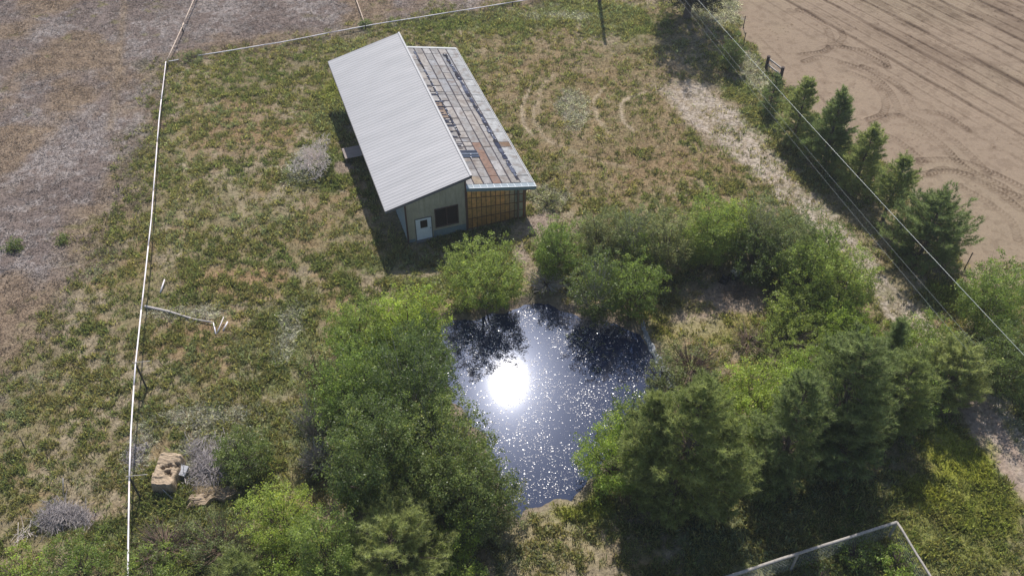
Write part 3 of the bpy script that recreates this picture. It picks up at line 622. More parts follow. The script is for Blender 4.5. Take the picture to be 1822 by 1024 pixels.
L(tc.outputs['Object'], n1.inputs['Vector']); mr = N(t, 'ShaderNodeMapRange'); mr.inputs[1].default_value = .25; mr.inputs[2].default_value = .75; mr.inputs[3].default_value = .65; mr.inputs[4].default_value = 1.3; L(n1.outputs[0], mr.inputs[0])
mx = N(t, 'ShaderNodeMix', data_type='RGBA', blend_type='MULTIPLY'); mx.inputs[0].default_value = 1; L(at.outputs['Color'], mx.inputs[6]); L(mr.outputs[0], mx.inputs[7]); L(mx.outputs[2], p.inputs['Base Color'])
p.inputs['Roughness'].default_value = .4; tr = N(t, 'ShaderNodeBsdfTranslucent'); L(mx.outputs[2], tr.inputs[0]); ms = N(t, 'ShaderNodeMixShader'); ms.inputs[0].default_value = .4
L(p.outputs[0], ms.inputs[1]); L(tr.outputs[0], ms.inputs[2]); L(ms.outputs[0], t.nodes['Material Output'].inputs[0]); M_amber = m
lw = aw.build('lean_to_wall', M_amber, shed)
bt = MB()
for i in range(ncol + 1):
    xa = WX0 + (WX1 - WX0) * i / ncol; wd = .015 if i not in (0, ncol) else .05; bt.box(xa - wd, xa + wd, -.035, -.002, -.05, zl(xa) - .06)
for j in (0, 1, 2, 3):
    for a_, b_ in [(WX0 + .05, WX1 - .05)]:
        z0 = max(j / 4, .012)
        bt.hexa([(a_, -.05, z0 * zl(a_) - .02), (b_, -.05, z0 * zl(b_) - .02), (b_, -.037, z0 * zl(b_) - .02), (a_, -.037, z0 * zl(a_) - .02), (a_, -.05, z0 * zl(a_) + .03), (b_, -.05, z0 * zl(b_) + .03), (b_, -.037, z0 * zl(b_) + .03), (a_, -.037, z0 * zl(a_) + .03)])
bt.build('battens', noise_mat('batten_wood', (.20, .10, .05), var=.3, scale=8, bump=.2), lw)
M_sheet2, t, p = mat('pale_fibreglass'); p.inputs['Base Color'].default_value = (.50, .55, .44, 1); tr = N(t, 'ShaderNodeBsdfTranslucent'); tr.inputs[0].default_value = (.85, .88, .70, 1); ms = N(t, 'ShaderNodeMixShader'); ms.inputs[0].default_value = .7
t.links.new(p.outputs[0], ms.inputs[1]); t.links.new(tr.outputs[0], ms.inputs[2]); t.links.new(ms.outputs[0], t.nodes['Material Output'].inputs[0])
ow = MB(); z_o = zl(8.2) - .07; ow.add([(8.175, 0, 0), (8.175, 18.4, 0), (8.175, 18.4, z_o), (8.175, 0, z_o)], [(0, 1, 2, 3)])
ow.build('outer_wall', M_sheet2, shed)
M_pw = noise_mat('post_wood', (.17, .12, .08), var=.3, bump=.3)
for xx, yy in [(8.26, -.03), (8.26, 6.2), (8.26, 12.4), (8.26, 18.4), (7.72, -.18)]: pp = MB(); pp.box(xx - .055, xx + .055, yy, yy + .11, -.2, zl(xx) - .055); pp.build('post', M_pw, shed)
bk = MB(); bk.add([(4.16, 18.42, 0), (8.15, 18.42, 0), (8.15, 18.42, zl(8.15) - .07), (4.16, 18.42, zl(4.16) - .07)], [(0, 1, 2, 3)]); bk.build('lean_to_back_wall', M_sheet2, shed)

def local(x, y, z=0): return (shed_a[0] + x * CA - y * SA, shed_a[1] + x * SA + y * CA, z)
# raised wooden platform against the left wall, half in the roof's shadow
pf = empty('wooden_platform', local(-1.25, 10.4), 'low weathered plank platform beside the left wall of the shed, under the eave', 'platform', rz=ANG)
q_ = MB()
for i in range(8): q_.box(-.95, .95, -.66 + i * .165, -.51 + i * .165, .50, .54, (.40 * R.uniform(.85, 1.1),) * 3)
q_.build('deck', noise_mat('grey_planks', (.27, .225, .205), var=.25, scale=6, bump=.2, stretch=(.3, 2, 1)), pf)
for xx in (-.85, .85):
    for yy in (-.58, .55): q_ = MB(); q_.box(xx - .05, xx + .05, yy - .05, yy + .05, -.1, .495); q_.build('leg', M_bark, pf)

# ================================================================== TREES
def crown_mesh(name, seed, r, h, n, mt, lsize=.10, zc=None, low=-.93, nsh=None, spread=.22, lobes=5, upright=.25, cap=None):
    """leaves in real places: shoots run from the stems to an uneven outer surface and carry the leaves"""
    g = np.random.default_rng(seed); zc = zc if zc is not None else h * .52; hh = h - zc
    nsh = nsh or int(60 + 26 * r * h); 
    d = g.normal(0, 1, (nsh * 3, 3)); d /= np.linalg.norm(d, axis=1)[:, None]; d = d[d[:, 2] > low][:nsh]; nsh = len(d)
    lb = g.normal(0, 1, (lobes * 3, 3)); lb[:, 2] = np.abs(lb[:, 2]) * .8; lb /= np.linalg.norm(lb, axis=1)[:, None]
    a = np.max(np.exp(-(1 - d @ lb.T) / .09), 1); rad = .74 + .28 * a + g.normal(0, .06, nsh); tall = g.random(nsh) < .08; rad[tall] += g.uniform(.05, .18, tall.sum())
    lowc = np.where(d[:, 2] < 0, zc * .98, hh)
    wdn = np.where(d[:, 2] < 0, 1 / np.sqrt(np.maximum(1 - d[:, 2] ** 2, .12)), 1.) ** .8
    tip = np.stack([d[:, 0] * r * rad * wdn, d[:, 1] * r * rad * wdn, zc + d[:, 2] * lowc * np.minimum(rad, 1.1)], 1)
    st = np.stack([d[:, 0] * r * .22, d[:, 1] * r * .22, np.full(nsh, zc * .45) + np.maximum(d[:, 2], 0) * hh * .3], 1)
    ncl = max(60, n // 26); kc = g.integers(0, nsh, ncl); tc_ = 1 - .72 * g.random(ncl) ** 1.25
    tone = (1 + g.normal(0, .14, nsh))[kc] * (1 + g.normal(0, .17, ncl))
    pc = st[kc] * (1 - tc_)[:, None] + tip[kc] * tc_[:, None]
    pc[:, 2] += upright * r * (tc_ * tc_ - tc_) * .8
    pc += g.normal(0, 1, (ncl, 3)) * (spread * (1.2 - tc_ * .75))[:, None]
    k = g.integers(0, ncl, n); p_ = pc[k] + g.normal(0, 1, (n, 3)) * (lsize * np.array([1.05, 1.05, .8]))
    p_[:, 2] = np.maximum(p_[:, 2], .05 + .1 * g.random(n))
    ax = g.normal(0, 1, (n, 3)); ax[:, 2] += .3; ax /= np.linalg.norm(ax, axis=1)[:, None]
    b = g.normal(0, 1, (n, 3)); sd_ = np.cross(ax, b); sd_ /= np.linalg.norm(sd_, axis=1)[:, None]
    L_ = lsize * g.uniform(.6, 1.35, n)[:, None]; W_ = L_ * .30
    V = np.stack([p_ - ax * L_ * .5, p_ + sd_ * W_, p_ + ax * L_ * .5, p_ - sd_ * W_], 1).reshape(-1, 3)
    c = np.repeat((tone[k] * g.uniform(.8, 1.2, n))[:, None] * np.array([[1, 1, 1]]), 4, 0).clip(.4, 1.7)
    yl = np.repeat(g.random(n) < .03, 4); c[yl] *= np.array([1.7, 1.35, 1.1])
    o = npmesh(name, V, np.arange(n * 4).reshape(n, 4), c, mt)
    return o, st, tip
def stems(mb, st, tip, seed, h, n=7, r0=.05, twigs=60, trad=.012, base=.25, tw_over=1.0):
    R_ = random.Random(seed)
    for i in range(n):
        j = R_.randrange(len(st)); a = 2 * math.pi * i / n; b0 = Vector((math.cos(a) * base * R_.random(), math.sin(a) * base * R_.random(), -.25)); q = Vector(st[j]); e = Vector(tip[j])
        m1 = q.lerp(e, .55); mb.tube([b0, b0.lerp(q, .5) + Vector((0, 0, h * .05)), q, m1], [r0, r0 * .8, r0 * .6, r0 * .25], 6)
    for i in range(twigs):
        j = R_.randrange(len(st)); q = Vector(st[j]); e = Vector(tip[j]); e = q + (e - q) * R_.uniform(.85, 1.0) * tw_over
        mm = q.lerp(e, .5) + Vector((R_.uniform(-.1, .1), R_.uniform(-.1, .1), -.1)); mb.tube([q, mm, e], [trad * 1.6, trad, trad * .4], 4)
_cache = {}
def copy_tree(src, name_, loc, rz, sx, sz):
    c = src.copy(); col.objects.link(c); c.location = loc; c.rotation_euler = (0, 0, rz)
    for k_ in ('label', 'group', 'category', 'kind'):
        if k_ in c: del c[k_]
    for ch in list(src.children):
        d = ch.copy(); col.objects.link(d); d.parent = c; d.scale = (sx, sx, sz)
    return c
def leafy(label, cat, group, x, y, r, h, mt=None, name='willow_bush', dens=1.0, lsize=.10, seed=None, zc=None, low=-.93, n=7, twigs=60, twm=None, spread=.22, r0=.05, over=1.04, lobes=6, trunk='stems'):
    mt = mt or M_willow; key = (name, mt.name, round(math.log(r) * 2.2), round(math.log(h) * 2.2), dens, lsize, zc is None, twigs)
    sd_ = seed if seed is not None else random.randrange(9999); z = H1(x, y)
    if key in _cache and seed is None:
        src, r_, h_ = _cache[key]; t_ = copy_tree(src, name, (x, y, z - .05), random.uniform(0, 6.28), r / r_, h / h_)
    else:
        t_ = bpy.data.objects.new(name, None); col.objects.link(t_); t_.location = (x, y, z - .05); t_.rotation_euler = (0, 0, 0)
        nl = int(1500 * r * h * dens)
        cr, st, tip = crown_mesh('crown', sd_, r, h, nl, mt, lsize, zc, low, spread=spread, lobes=lobes); cr.parent = t_
        mb = MB(); stems(mb, st, tip, sd_, h, n, r0, 0 if twm else twigs, over and .012, tw_over=over); mb.build(trunk, M_bark, t_)
        if twm: mb = MB(); stems(mb, st, tip, sd_ + 1, h, 0, r0, twigs, .013, tw_over=over); mb.build('bare_twigs', twm, t_)
        _cache[key] = (t_, r, h)
    t_.name = name
    return tag(t_, label, cat, group)
def solve(u0, v0, u1, v1, minh=.9, maxh=99):
    """where a crown that fills this photo box stands on the ground, how wide and how tall it is"""
    u = (u0 + u1) / 2; v = (v0 + v1) / 2; h = 3.0
    for _ in range(12):
        P = G(u, v, h * .5); dv = P - np.array([0, 0, HC]); dist = np.linalg.norm(dv); dep = dv @ FW
        s_ = F / dep; r = (u1 - u0) / 2 / s_; b = (v1 - v0) / 2 / s_; sn = -dv[2] / dist; cs = math.sqrt(1 - sn * sn)
        q = b * b - (r * sn) ** 2; h = 2 * math.sqrt(max(q, (minh * r * .5) ** 2)) / cs * .97; h = min(max(h, minh * r), maxh)
    P = G(u, v, h * .5); return P[0], P[1], r, h
def pine_mesh(seed, r, h, dens=1.0, nl=.20, bare=.08, point=1.25):
    g = random.Random(seed); tr = MB(); N_ = max(5, int(h * 2)); 
    lean = (g.uniform(-.03, .03), g.uniform(-.03, .03))
    ax_ = lambda z: Vector((lean[0] * z + .05 * math.sin(z * 1.3 + seed), lean[1] * z + .05 * math.cos(z * 1.1 + seed), z))
    tr.tube([ax_(h * i / N_) - Vector((0, 0, .25 if i == 0 else 0)) for i in range(N_ + 1)], [.028 * h * (1 - .93 * i / N_) for i in range(N_ + 1)], 8)
    tufts = []; z = h * bare
    while z < h * .985:
        f_ = (z / h - bare) / (1 - bare); L_ = r * (1 - f_ ** point) * (.55 + .45 * min(1, f_ * 5)) + .15
        for q in range(g.randint(6, 8)):
            a = g.uniform(0, 6.283); l = L_ * g.uniform(.62, 1.08); el = math.radians(-8 + 50 * f_ + g.uniform(-10, 14)); b = ax_(z)
            dh = Vector((math.cos(a), math.sin(a), 0)); P_ = [b, b + dh * l * .5 + Vector((0, 0, math.tan(el) * l * .38)), b + dh * l + Vector((0, 0, math.tan(el) * l + .12 * l))]
            tr.tube(P_, [.012 * (1 + l), .008 * (1 + l), .006], 4)
            nb = max(4, int(l * 9 * dens))
            for k in range(nb):
                t_ = .22 + .78 * (k + g.random()) / nb; base = P_[0].lerp(P_[1], t_ * 2) if t_ < .5 else P_[1].lerp(P_[2], t_ * 2 - 1)
                sdv = Vector((-dh.y, dh.x, 0)) * g.choice((-1, 1)); w_ = (1.15 - t_) * l * .40 * g.random(); e = base + sdv * w_ + dh * w_ * .4 + Vector((0, 0, .05 + .15 * w_))
                dr = (dh * .7 + sdv * g.uniform(0, .7) + Vector((0, 0, .65 + .5 * f_))).normalized(); tufts.append((e, dr))
        z += g.uniform(.16, .30) * (1 + h * .03) / dens ** .3
    for k in range(6): tufts.append((ax_(h * (1 - .02 * k)), Vector((g.uniform(-.3, .3), g.uniform(-.3, .3), 1)).normalized()))
    gg = np.random.default_rng(seed); B = np.array([t_[0] for t_ in tufts]); D = np.array([t_[1] for t_ in tufts]); nt_ = len(B); K = 24
    B = np.repeat(B, K, 0); D = np.repeat(D, K, 0); T = nt_ * K
    al = gg.uniform(-.06, .16, T)[:, None]; b = B + D * al; dv = D * gg.uniform(.25, 1.0, (T, 1)) + gg.normal(0, .55, (T, 3)); dv /= np.linalg.norm(dv, axis=1)[:, None]
    s1 = np.cross(dv, gg.normal(0, 1, (T, 3))); s1 /= np.linalg.norm(s1, axis=1)[:, None]; ll = nl * gg.uniform(.65, 1.15, (T, 1)); wd = .016 + ll * .03
    V = np.stack([b - s1 * wd * .7, b + s1 * wd * .7, b + dv * ll], 1).reshape(-1, 3)
    tn = np.repeat(gg.normal(1, .14, nt_), K) * gg.uniform(.8, 1.2, T); hz = B[:, 2] / h
    c = np.repeat(tn[:, None] * np.array([[1, 1, 1]]), 3, 0).clip(.45, 1.6)
    return tr, V, np.arange(T * 3).reshape(T, 3), c
def pine(label, group, x, y, r, h, mt=None, seed=None, dens=1.0, nl=.26, bare=.08, point=1.25, name='pine_tree'):
    mt = mt or M_pine; z = H1(x, y); key = ('pine', mt.name, round(math.log(h) * 2.5), round(math.log(r) * 2.5), dens)
    if key in _cache and seed is None:
        src, r_, h_ = _cache[key]; t_ = copy_tree(src, name, (x, y, z - .05), random.uniform(0, 6.28), r / r_, h / h_)
    else:
        t_ = bpy.data.objects.new(name, None); col.objects.link(t_); t_.location = (x, y, z - .05)
        tr, V, Fc, c = pine_mesh(seed or random.randrange(9999), r, h, dens, nl, bare, point)
        tr.build('trunk', M_bark, t_); cr = npmesh('crown', V, Fc, c, mt); cr.parent = t_; _cache[key] = (t_, r, h)
    t_.name = name
    return tag(t_, label, 'pine tree', group)

GW = 'willow bushes around the pond'
def W(box, label, mt=None, **k):
    x, y, r, h = solve(*box, **{q: k.pop(q) for q in ('minh', 'maxh') if q in k}); k.setdefault('cat_', 'bush'); ct = k.pop('cat_'); gr = k.pop('group', GW)
    return leafy(label, ct, gr, x, y, r * 1.10, h, mt, **k)
W((788, 410, 932, 562), 'round bright green bush between the shed front and the water, shading the pond', M_willow, seed=11, dens=1.25)
# thicket north of the pond
W((946, 378, 1040, 500), 'leafy bush at the west end of the thicket, nearest the lean-to corner', M_willow, twigs=90)
W((1015, 360, 1110, 470), 'bush in the back row of the thicket, second from the lean-to corner', M_willow_grey, twigs=90)
W((1085, 352, 1175, 480), 'thin grey green bush at the back of the thicket with bare pale branches in it', M_willow_grey, dens=.8, twigs=140, twm=M_dead)
W((1012, 430, 1112, 575), 'large dark bush overhanging the far right corner of the pond', M_willow_dark, twigs=130, twm=M_dead, dens=.9)
W((1075, 440, 1180, 575), 'bush at the pond corner with bare branches drooping to the water', M_willow, twigs=130, dens=.85)
W((1145, 360, 1235, 500), 'upright thin bush in the middle of the thicket', M_willow_grey, dens=.85, twigs=120)
W((1212, 335, 1318, 480), 'full green bush at the back of the thicket behind the shaded clearing', M_willow, dens=1.2)
W((1305, 335, 1400, 470), 'bush beside the pale track with grey dead twigs showing', M_willow_grey, dens=.85, twigs=160, twm=M_dead)
W((1355, 355, 1460, 500), 'tall grey green bush where the thicket turns along the track', M_willow_grey)
W((1300, 400, 1400, 510), 'dark bush just behind the dumped block in the clearing', M_willow_dark, dens=.9)
W((1385, 410, 1490, 545), 'bushy willow on the track side of the clearing, right of the twiggy bush', M_willow, dens=1.1)
W((1455, 430, 1558, 565), 'broad bright bush touching the pale track', M_willow, dens=1.2)
W((1362, 492, 1460, 588), 'low round bush on the right edge of the clearing with dark shade under it', M_willow)
W((1450, 520, 1550, 620), 'small bush below the broad bright one by the track', M_bright)
# dead branches and scrub at the shore
x_, y_ = G(1000, 500)[:2]
# right bank and beyond
W((1345, 548, 1480, 640), 'light green low bush in the band below the clearing', M_willow, lsize=.08)
W((1460, 560, 1590, 655), 'light green bush below the band above the tall pines', M_bright)
W((1585, 540, 1700, 670), 'pale leafy bush beside the yellow grass at the track', M_willow, dens=1.15)
W((1640, 590, 1760, 720), 'loose pale bush at the right end of the pine stand', M_willow_grey)
W((1175, 590, 1290, 690), 'sparse grey bush with reddish bare twigs on the right bank', M_willow_grey, dens=.45, twigs=220, twm=M_brown_twigs)
W((1150, 620, 1215, 700), 'small feathery bush leaning over the pale liner at the water', M_willow_grey, dens=.6, twigs=60)
W((1275, 630, 1410, 790), 'bright green bush among the pines right of the pond', M_bright, dens=1.2, seed=31)
W((1024, 735, 1165, 880), 'bright bush reaching over the water at the right bank', M_bright, seed=32, dens=1.15)
W((1075, 692, 1180, 810), 'upper bright bush at the water edge in front of the first pine', M_willow, seed=33)
W((1560, 640, 1680, 760), 'bush tucked between two pines near the track', M_willow, seed=35)
W((1385, 615, 1490, 735), 'light green bush glowing between two dark pines', M_bright, seed=36)
W((1150, 800, 1250, 900), 'leafy shrub low under the middle of the pine stand', M_willow, seed=37)
W((1310, 800, 1400, 890), 'shrub at the shaded foot of the pine stand', M_willow_dark, seed=38)
W((950, 400, 1020, 470), 'lower front bush at the west end of the thicket', M_willow, seed=39)
W((1100, 400, 1190, 500), 'full bush filling the middle of the back row of the thicket', M_willow, seed=43)
W((1180, 380, 1270, 480), 'bush with slanting shoots beside the full green one at the back', M_willow, seed=44)
W((1270, 350, 1350, 460), 'bright bush between the full green one and the twiggy one', M_bright, seed=45)
W((1420, 380, 1510, 500), 'upper bush along the pale track', M_willow, seed=46)
W((1290, 560, 1380, 640), 'low scrubby bush with pink grey twigs in the sunny grass', M_willow_grey, dens=.25, twigs=120, twm=M_brown_twigs, maxh=1.1)
# right edge
W((1712, 440, 1835, 610), 'big rounded bush on the right edge, below the ploughed field', M_willow, dens=1.15, seed=41, group='bushes at the right edge')
W((1745, 560, 1870, 720), 'dark lower bush on the right edge under the power line', M_willow_dark, dens=1.1, seed=42, group='bushes at the right edge')
# tall trees left of the pond
GL = 'broadleaf trees on the left bank'
T_ = dict(name='broadleaf_tree', cat_='tree', group=GL, r0=.11, spread=.30, lsize=.11, lobes=9)
W((575, 520, 690, 650), 'bright young tree at the top left of the left bank', M_willow, **T_)
W((655, 500, 795, 640), 'bright spreading tree at the top of the left bank, nearest the round bush', M_bright, **dict(T_, dens=1.1))
W((700, 560, 800, 690), 'smaller tree hanging over the top left corner of the pond', M_willow_dark, **T_)
W((560, 590, 700, 790), 'tall tree on the outer side of the left bank', M_willow, seed=51, **T_)
W((640, 580, 810, 800), 'tallest dark tree in the middle of the left bank', M_willow_dark, seed=52, dens=.95, twigs=70, twm=M_dead, **T_)
W((575, 700, 740, 930), 'deep green tree in the lower left bank, over the brush', M_willow_dark, seed=53, dens=1.1, **T_)
W((700, 690, 885, 900), 'large dark tree leaning over the water on the left bank', M_willow_dark, seed=54, dens=.95, twigs=80, twm=M_dead, **T_)
W((760, 780, 910, 960), 'dark tree at the near left corner of the pond', M_willow_dark, seed=55, **T_)
W((680, 800, 800, 950), 'dark tree behind the near pine', M_willow_dark, **T_)
W((800, 830, 935, 960), 'thin lower tree with twigs out over the water', M_willow_grey, **dict(T_, dens=.7))
W((530, 600, 600, 720), 'thin grey shrub on the outer edge of the left bank', M_willow_grey, dens=.5, twigs=120, twm=M_brown_twigs)
W((520, 690, 590, 800), 'purplish bare shrub at the outer foot of the left bank trees', M_willow_grey, dens=.25, twigs=240, twm=M_dead)
W((525, 770, 600, 850), 'tangled leafless grey shrub below the left bank trees', M_willow_grey, dens=.15, twigs=300, twm=M_dead)
# near left
GN = 'bushes along the near edge'
W((378, 755, 482, 858), 'dark green shrub beside the hay bale and grey brush', M_willow_dark, seed=61, dens=1.3, group=GN)
W((430, 850, 560, 990), 'tall light green bush below the dark shrub', M_bright, seed=62, group=GN)
W((520, 890, 640, 1060), 'light green bush between the near pine and the bottom edge', M_willow, seed=63, group=GN)
W((330, 900, 450, 1020), 'brownish green thin bush by the lower end of the white rail', M_willow_grey, dens=.55, twigs=200, twm=M_brown_twigs, group=GN, maxh=2.6)
W((225, 915, 350, 1010), 'sparse reddish scrub straddling the lower end of the white rail', M_willow_grey, dens=.35, twigs=240, twm=M_brown_twigs, group=GN, maxh=2.0)
W((60, 950, 200, 1060), 'feathery light green bush in the lower left', M_willow, dens=.8, group=GN, maxh=2.6)
W((-30, 975, 90, 1070), 'feathery bush in the bottom left corner', M_bright, dens=.7, group=GN, maxh=2.2)
W((190, 980, 340, 1090), 'light green bush on the bottom edge beneath the white rail', M_willow, dens=.8, group=GN, maxh=2.8)
W((770, 905, 850, 1000), 'small bright bush right of the near pine', M_bright, seed=64, group=GN)
W((760, 980, 860, 1080), 'bright bush on the bottom edge right of the near pine', M_bright, dens=.9, group=GN)
W((445, 990, 560, 1090), 'lush bush on the bottom edge left of the near pine', M_bright, group=GN)
W((1490, 955, 1560, 1010), 'small leafy bush inside the wire enclosure', M_willow, dens=.8, group='bushes inside the enclosure', maxh=1.3)
W((1555, 960, 1640, 1035), 'bright weedy bush in the corner of the wire enclosure', M_bright, dens=.9, group='bushes inside the enclosure', maxh=1.3)
W((1425, 985, 1500, 1060), 'dim bush in the shaded part of the wire enclosure', M_willow_dark, dens=.7, group='bushes inside the enclosure', maxh=1.2)
# grey plants against the lean-to and field edge
W((955, 335, 1000, 375), 'pale sage coloured plant by the outer corner of the lean-to', M_willow_grey, dens=.7, group='weeds by the shed', maxh=1.0, name='sage_plant', cat_='plant')
W((1005, 560, 1120, 620), 'bare shore scrub with grey twigs in the pond corner', M_willow_grey, dens=.25, twigs=280, twm=M_dead, maxh=1.4)
W((935, 470, 1010, 520), 'fan of dead grey branches at the foot of the west thicket bush', M_willow_grey, dens=.15, twigs=200, twm=M_dead, maxh=1.5)
W((12, 425, 42, 448), 'lone green weed tuft far out in the mauve field', M_willow_dark, dens=2, group='weed tufts in the dry field', maxh=.5, name='weed_tuft', cat_='weed')
W((102, 418, 120, 433), 'smaller green weed tuft beside the lone one in the mauve field', M_willow_dark, dens=2, group='weed tufts in the dry field', maxh=.45, name='weed_tuft', cat_='weed')
W((318, 88, 362, 112), 'grey green weed growing over the white rail near its corner', M_willow_grey, dens=1.2, maxh=.8, group='weeds on the rails', name='weed_tuft', cat_='weed')
W((640, 34, 662, 52), 'dark weed at the junction of the two far rails', M_willow_dark, dens=2, maxh=.6, group='weeds on the rails', name='weed_tuft', cat_='weed')

# pines
GR = 'row of pines beside the ploughed field'
def P(box, label, mt=None, group=GR, **k):
    wf = k.pop('wf', 1.14); x, y, r, h = solve(*box, **{q: k.pop(q) for q in ('minh', 'maxh') if q in k}); return pine(label, group, x, y, r * wf, h, mt, **k)
def PR(*a, **k): return P(*a, wf=1.34, **k)
PR((1357, 132, 1392, 205), 'small sapling pine just below the wooden fence brace', M_pine_dark, seed=5, nl=.16)
PR((1388, 140, 1460, 262), 'loose airy pine at the head of the row', M_pine, seed=6, dens=.8)
PR((1445, 160, 1522, 305), 'dense full pine, second in the row', M_pine_dark, seed=8, dens=1.2)
PR((1495, 222, 1578, 350), 'pine with a tall narrow leader, third in the row', M_pine, seed=9)
PR((1558, 275, 1625, 400), 'slim pine with a bare lower stem, fourth in the row', M_pine, seed=10, dens=.9, bare=.3)
PR((1592, 335, 1722, 480), 'broadest dark pine at the near end of the row', M_pine_dark, seed=12, dens=1.1, point=1.8)
GS = 'stand of tall pines on the right bank'
P((1105, 700, 1215, 900), 'pine closest to the water on the right bank', M_pine, GS, seed=14, point=2.4)
P((1130, 660, 1300, 940), 'tall broad pine in the middle of the right bank', M_pine, GS, seed=15, point=2.5, dens=1.1)
P((1225, 735, 1345, 930), 'pine with long side branches above the shaded grass', M_pine, GS, seed=16, point=2.5)
P((1345, 665, 1470, 880), 'dark tall pine right of the bright bush', M_pine_dark, GS, seed=17, point=2.5)
P((1430, 585, 1590, 830), 'large pine with upright leaders in the stand centre', M_pine_dark, GS, seed=18, point=2.5, dens=1.1)
P((1545, 625, 1660, 785), 'broad pine over the deep shade, right of centre', M_pine, GS, seed=19, point=2.5)
P((1640, 605, 1750, 735), 'outer pine nearest the pale track', M_pine, GS, seed=20, point=2.5)
P((1548, 562, 1612, 715), 'slim pine leader rising behind the stand', M_pine_dark, GS, seed=21, point=1.1)
P((1440, 720, 1560, 860), 'lower dark pine at the edge of the shade', M_pine_dark, GS, seed=22, point=2.5)
P((590, 885, 800, 1090), 'near pine with pale needles at the bottom edge', M_pine, 'near pines', seed=23, point=2.2, dens=1.2)
P((375, 975, 470, 1080), 'small pine poking up at the bottom edge left of the bright bush', M_pine, 'near pines', seed=24, point=1.8)
# big tree at the top: only its trunk and lowest boughs reach into the picture
bx_, by_ = G(1222, 30)[:2]
t_ = bpy.data.objects.new('field_tree', None); col.objects.link(t_); t_.location = (bx_, by_, H1(bx_, by_))
cr, st, tip = crown_mesh('crown', 71, 4.1, 14.0, 70000, M_backlit, .12, 6.4, -.93, nsh=520, spread=.24, lobes=14); cr.parent = t_
mb = MB(); mb.tube([(0, 0, -.3), (.0, 0, .4), (.03, 0, 2.2), (0, .05, 4.2), (.1, 0, 6.2)], [.42, .33, .28, .22, .10], 12); stems(mb, st + np.array([0, 0, 1.0]), tip, 72, 9, 0, .1, 120, .02); mb.build('trunk', M_bark, t_)
tag(t_, 'large old tree with a thick dark trunk at the top edge beside the ploughed field', 'tree')
W((1285, 58, 1325, 128), 'narrow green bush under the big tree at the field edge', M_willow_dark, seed=73, group='bushes by the field edge')

# ================================================================== RAILS, WIRES, SMALL THINGS
M_whitepipe = noise_mat('white_pipe', (.80, .74, .76), var=.12, scale=3, rough=.4, bump=.03, tint=(.55, .46, .44), scale2=.8)
M_tanpipe = noise_mat('tan_rail', (.55, .43, .34), var=.2, scale=4, rough=.6, bump=.05)
M_postdark = noise_mat('dark_post', (.07, .06, .05), var=.3, scale=9, bump=.2)
M_grey = noise_mat('weathered_wood', (.33, .30, .27), var=.3, scale=7, bump=.3, stretch=(1, 1, 1))
def rail(label, pts, mt, rad=.045, seg=5.8, posts=(), group='white rails bounding the paddock', base=None):
    """pts: list of (u, v, z) in the photo; built as real pipe lengths with couplings"""
    P_ = [Vector(G(u, v, z)) for u, v, z in pts]; b = P_[0]
    root = empty('rail_fence', (b.x, b.y, 0), label, 'fence', group)
    L = [0]; 
    for i in range(len(P_) - 1): L.append(L[-1] + (P_[i + 1] - P_[i]).length)
    def at(s_):
        for i in range(len(P_) - 1):
            if s_ <= L[i + 1] or i == len(P_) - 2: return P_[i].lerp(P_[i + 1], (s_ - L[i]) / (L[i + 1] - L[i]))
    n = max(1, round(L[-1] / seg)); o_ = Vector((b.x, b.y, 0))
    for i in range(n):
        a_, c_ = L[-1] * i / n, L[-1] * (i + 1) / n; mb = MB(); nn = 4
        mb.tube([at(a_ + (c_ - a_) * k / nn) - o_ - Vector((0, 0, .02 * math.sin(math.pi * k / nn))) for k in range(nn + 1)], rad, 8); mb.build('rail', mt, root, True)
    for (u, v, zt, ub, vb, arm) in posts:
        if zt is None: continue
        g_ = Vector(G(ub, vb, 0)); g_.z = H1(g_.x, g_.y); mb = MB(); t0 = Vector((g_.x, g_.y, zt))
        mb.tube([g_ - o_ - Vector((0, 0, .3)), t0 - o_], .055, 7); pst = mb.build('post', M_postdark, root)
        if arm:
            mb = MB(); mb.bar(t0 - o_ + Vector((-.15, 0, .06)), t0 - o_ + Vector((arm, .12, .06)), .03, .03); mb.build('cross_arm', M_grey, pst)
    return root
def rp(u, v, z, arm=0):   # post whose top reaches (u,v) at height z
    q = G(u, v, z); g_ = q.copy(); g_[2] = 0; q2 = (g_ - np.array([0, 0, HC])); d = q2 @ FW
    return (u, v, z, CX + F * q2[0] / d, CY - F * (q2 @ UP) / d, arm)
rail('long white pipe rail running down the left side of the paddock on dark posts', [(295, 110, .55), (283, 210, .9), (269, 390, 1.4), (252, 545, 1.9), (241, 646, 2.27), (233, 760, 2.2), (230, 848, 2.08), (228, 960, 1.9), (227, 1060, 1.8)],
     M_whitepipe, .042, posts=[rp(296, 112, .62), rp(241, 646, 2.27, .8), rp(230, 848, 2.08, .9)])
rail('tan weathered rail slanting away from the corner to the top edge', [(297, 107, .55), (323, 50, .55), (352, -18, .55)], M_tanpipe, .045, posts=[rp(323, 47, .6, .5)])
rail('long white pipe rail along the far side of the paddock above the shed', [(352, 99, .35), (500, 75, .35), (650, 46, .35), (800, 22, .35), (912, 4, .35), (1000, -12, .35)], M_whitepipe, .045, posts=[rp(352, 99, .4), rp(650, 46, .4), rp(912, 4, .4)])
rail('short pinkish rail going off the top edge from the junction above the shed', [(649, 42, .35), (635, 2, .35), (628, -18, .35)], M_tanpipe, .04)
rail('short stub of white rail showing between weeds at the corner', [(300, 109, .35), (318, 106, .35)], M_whitepipe, .035)

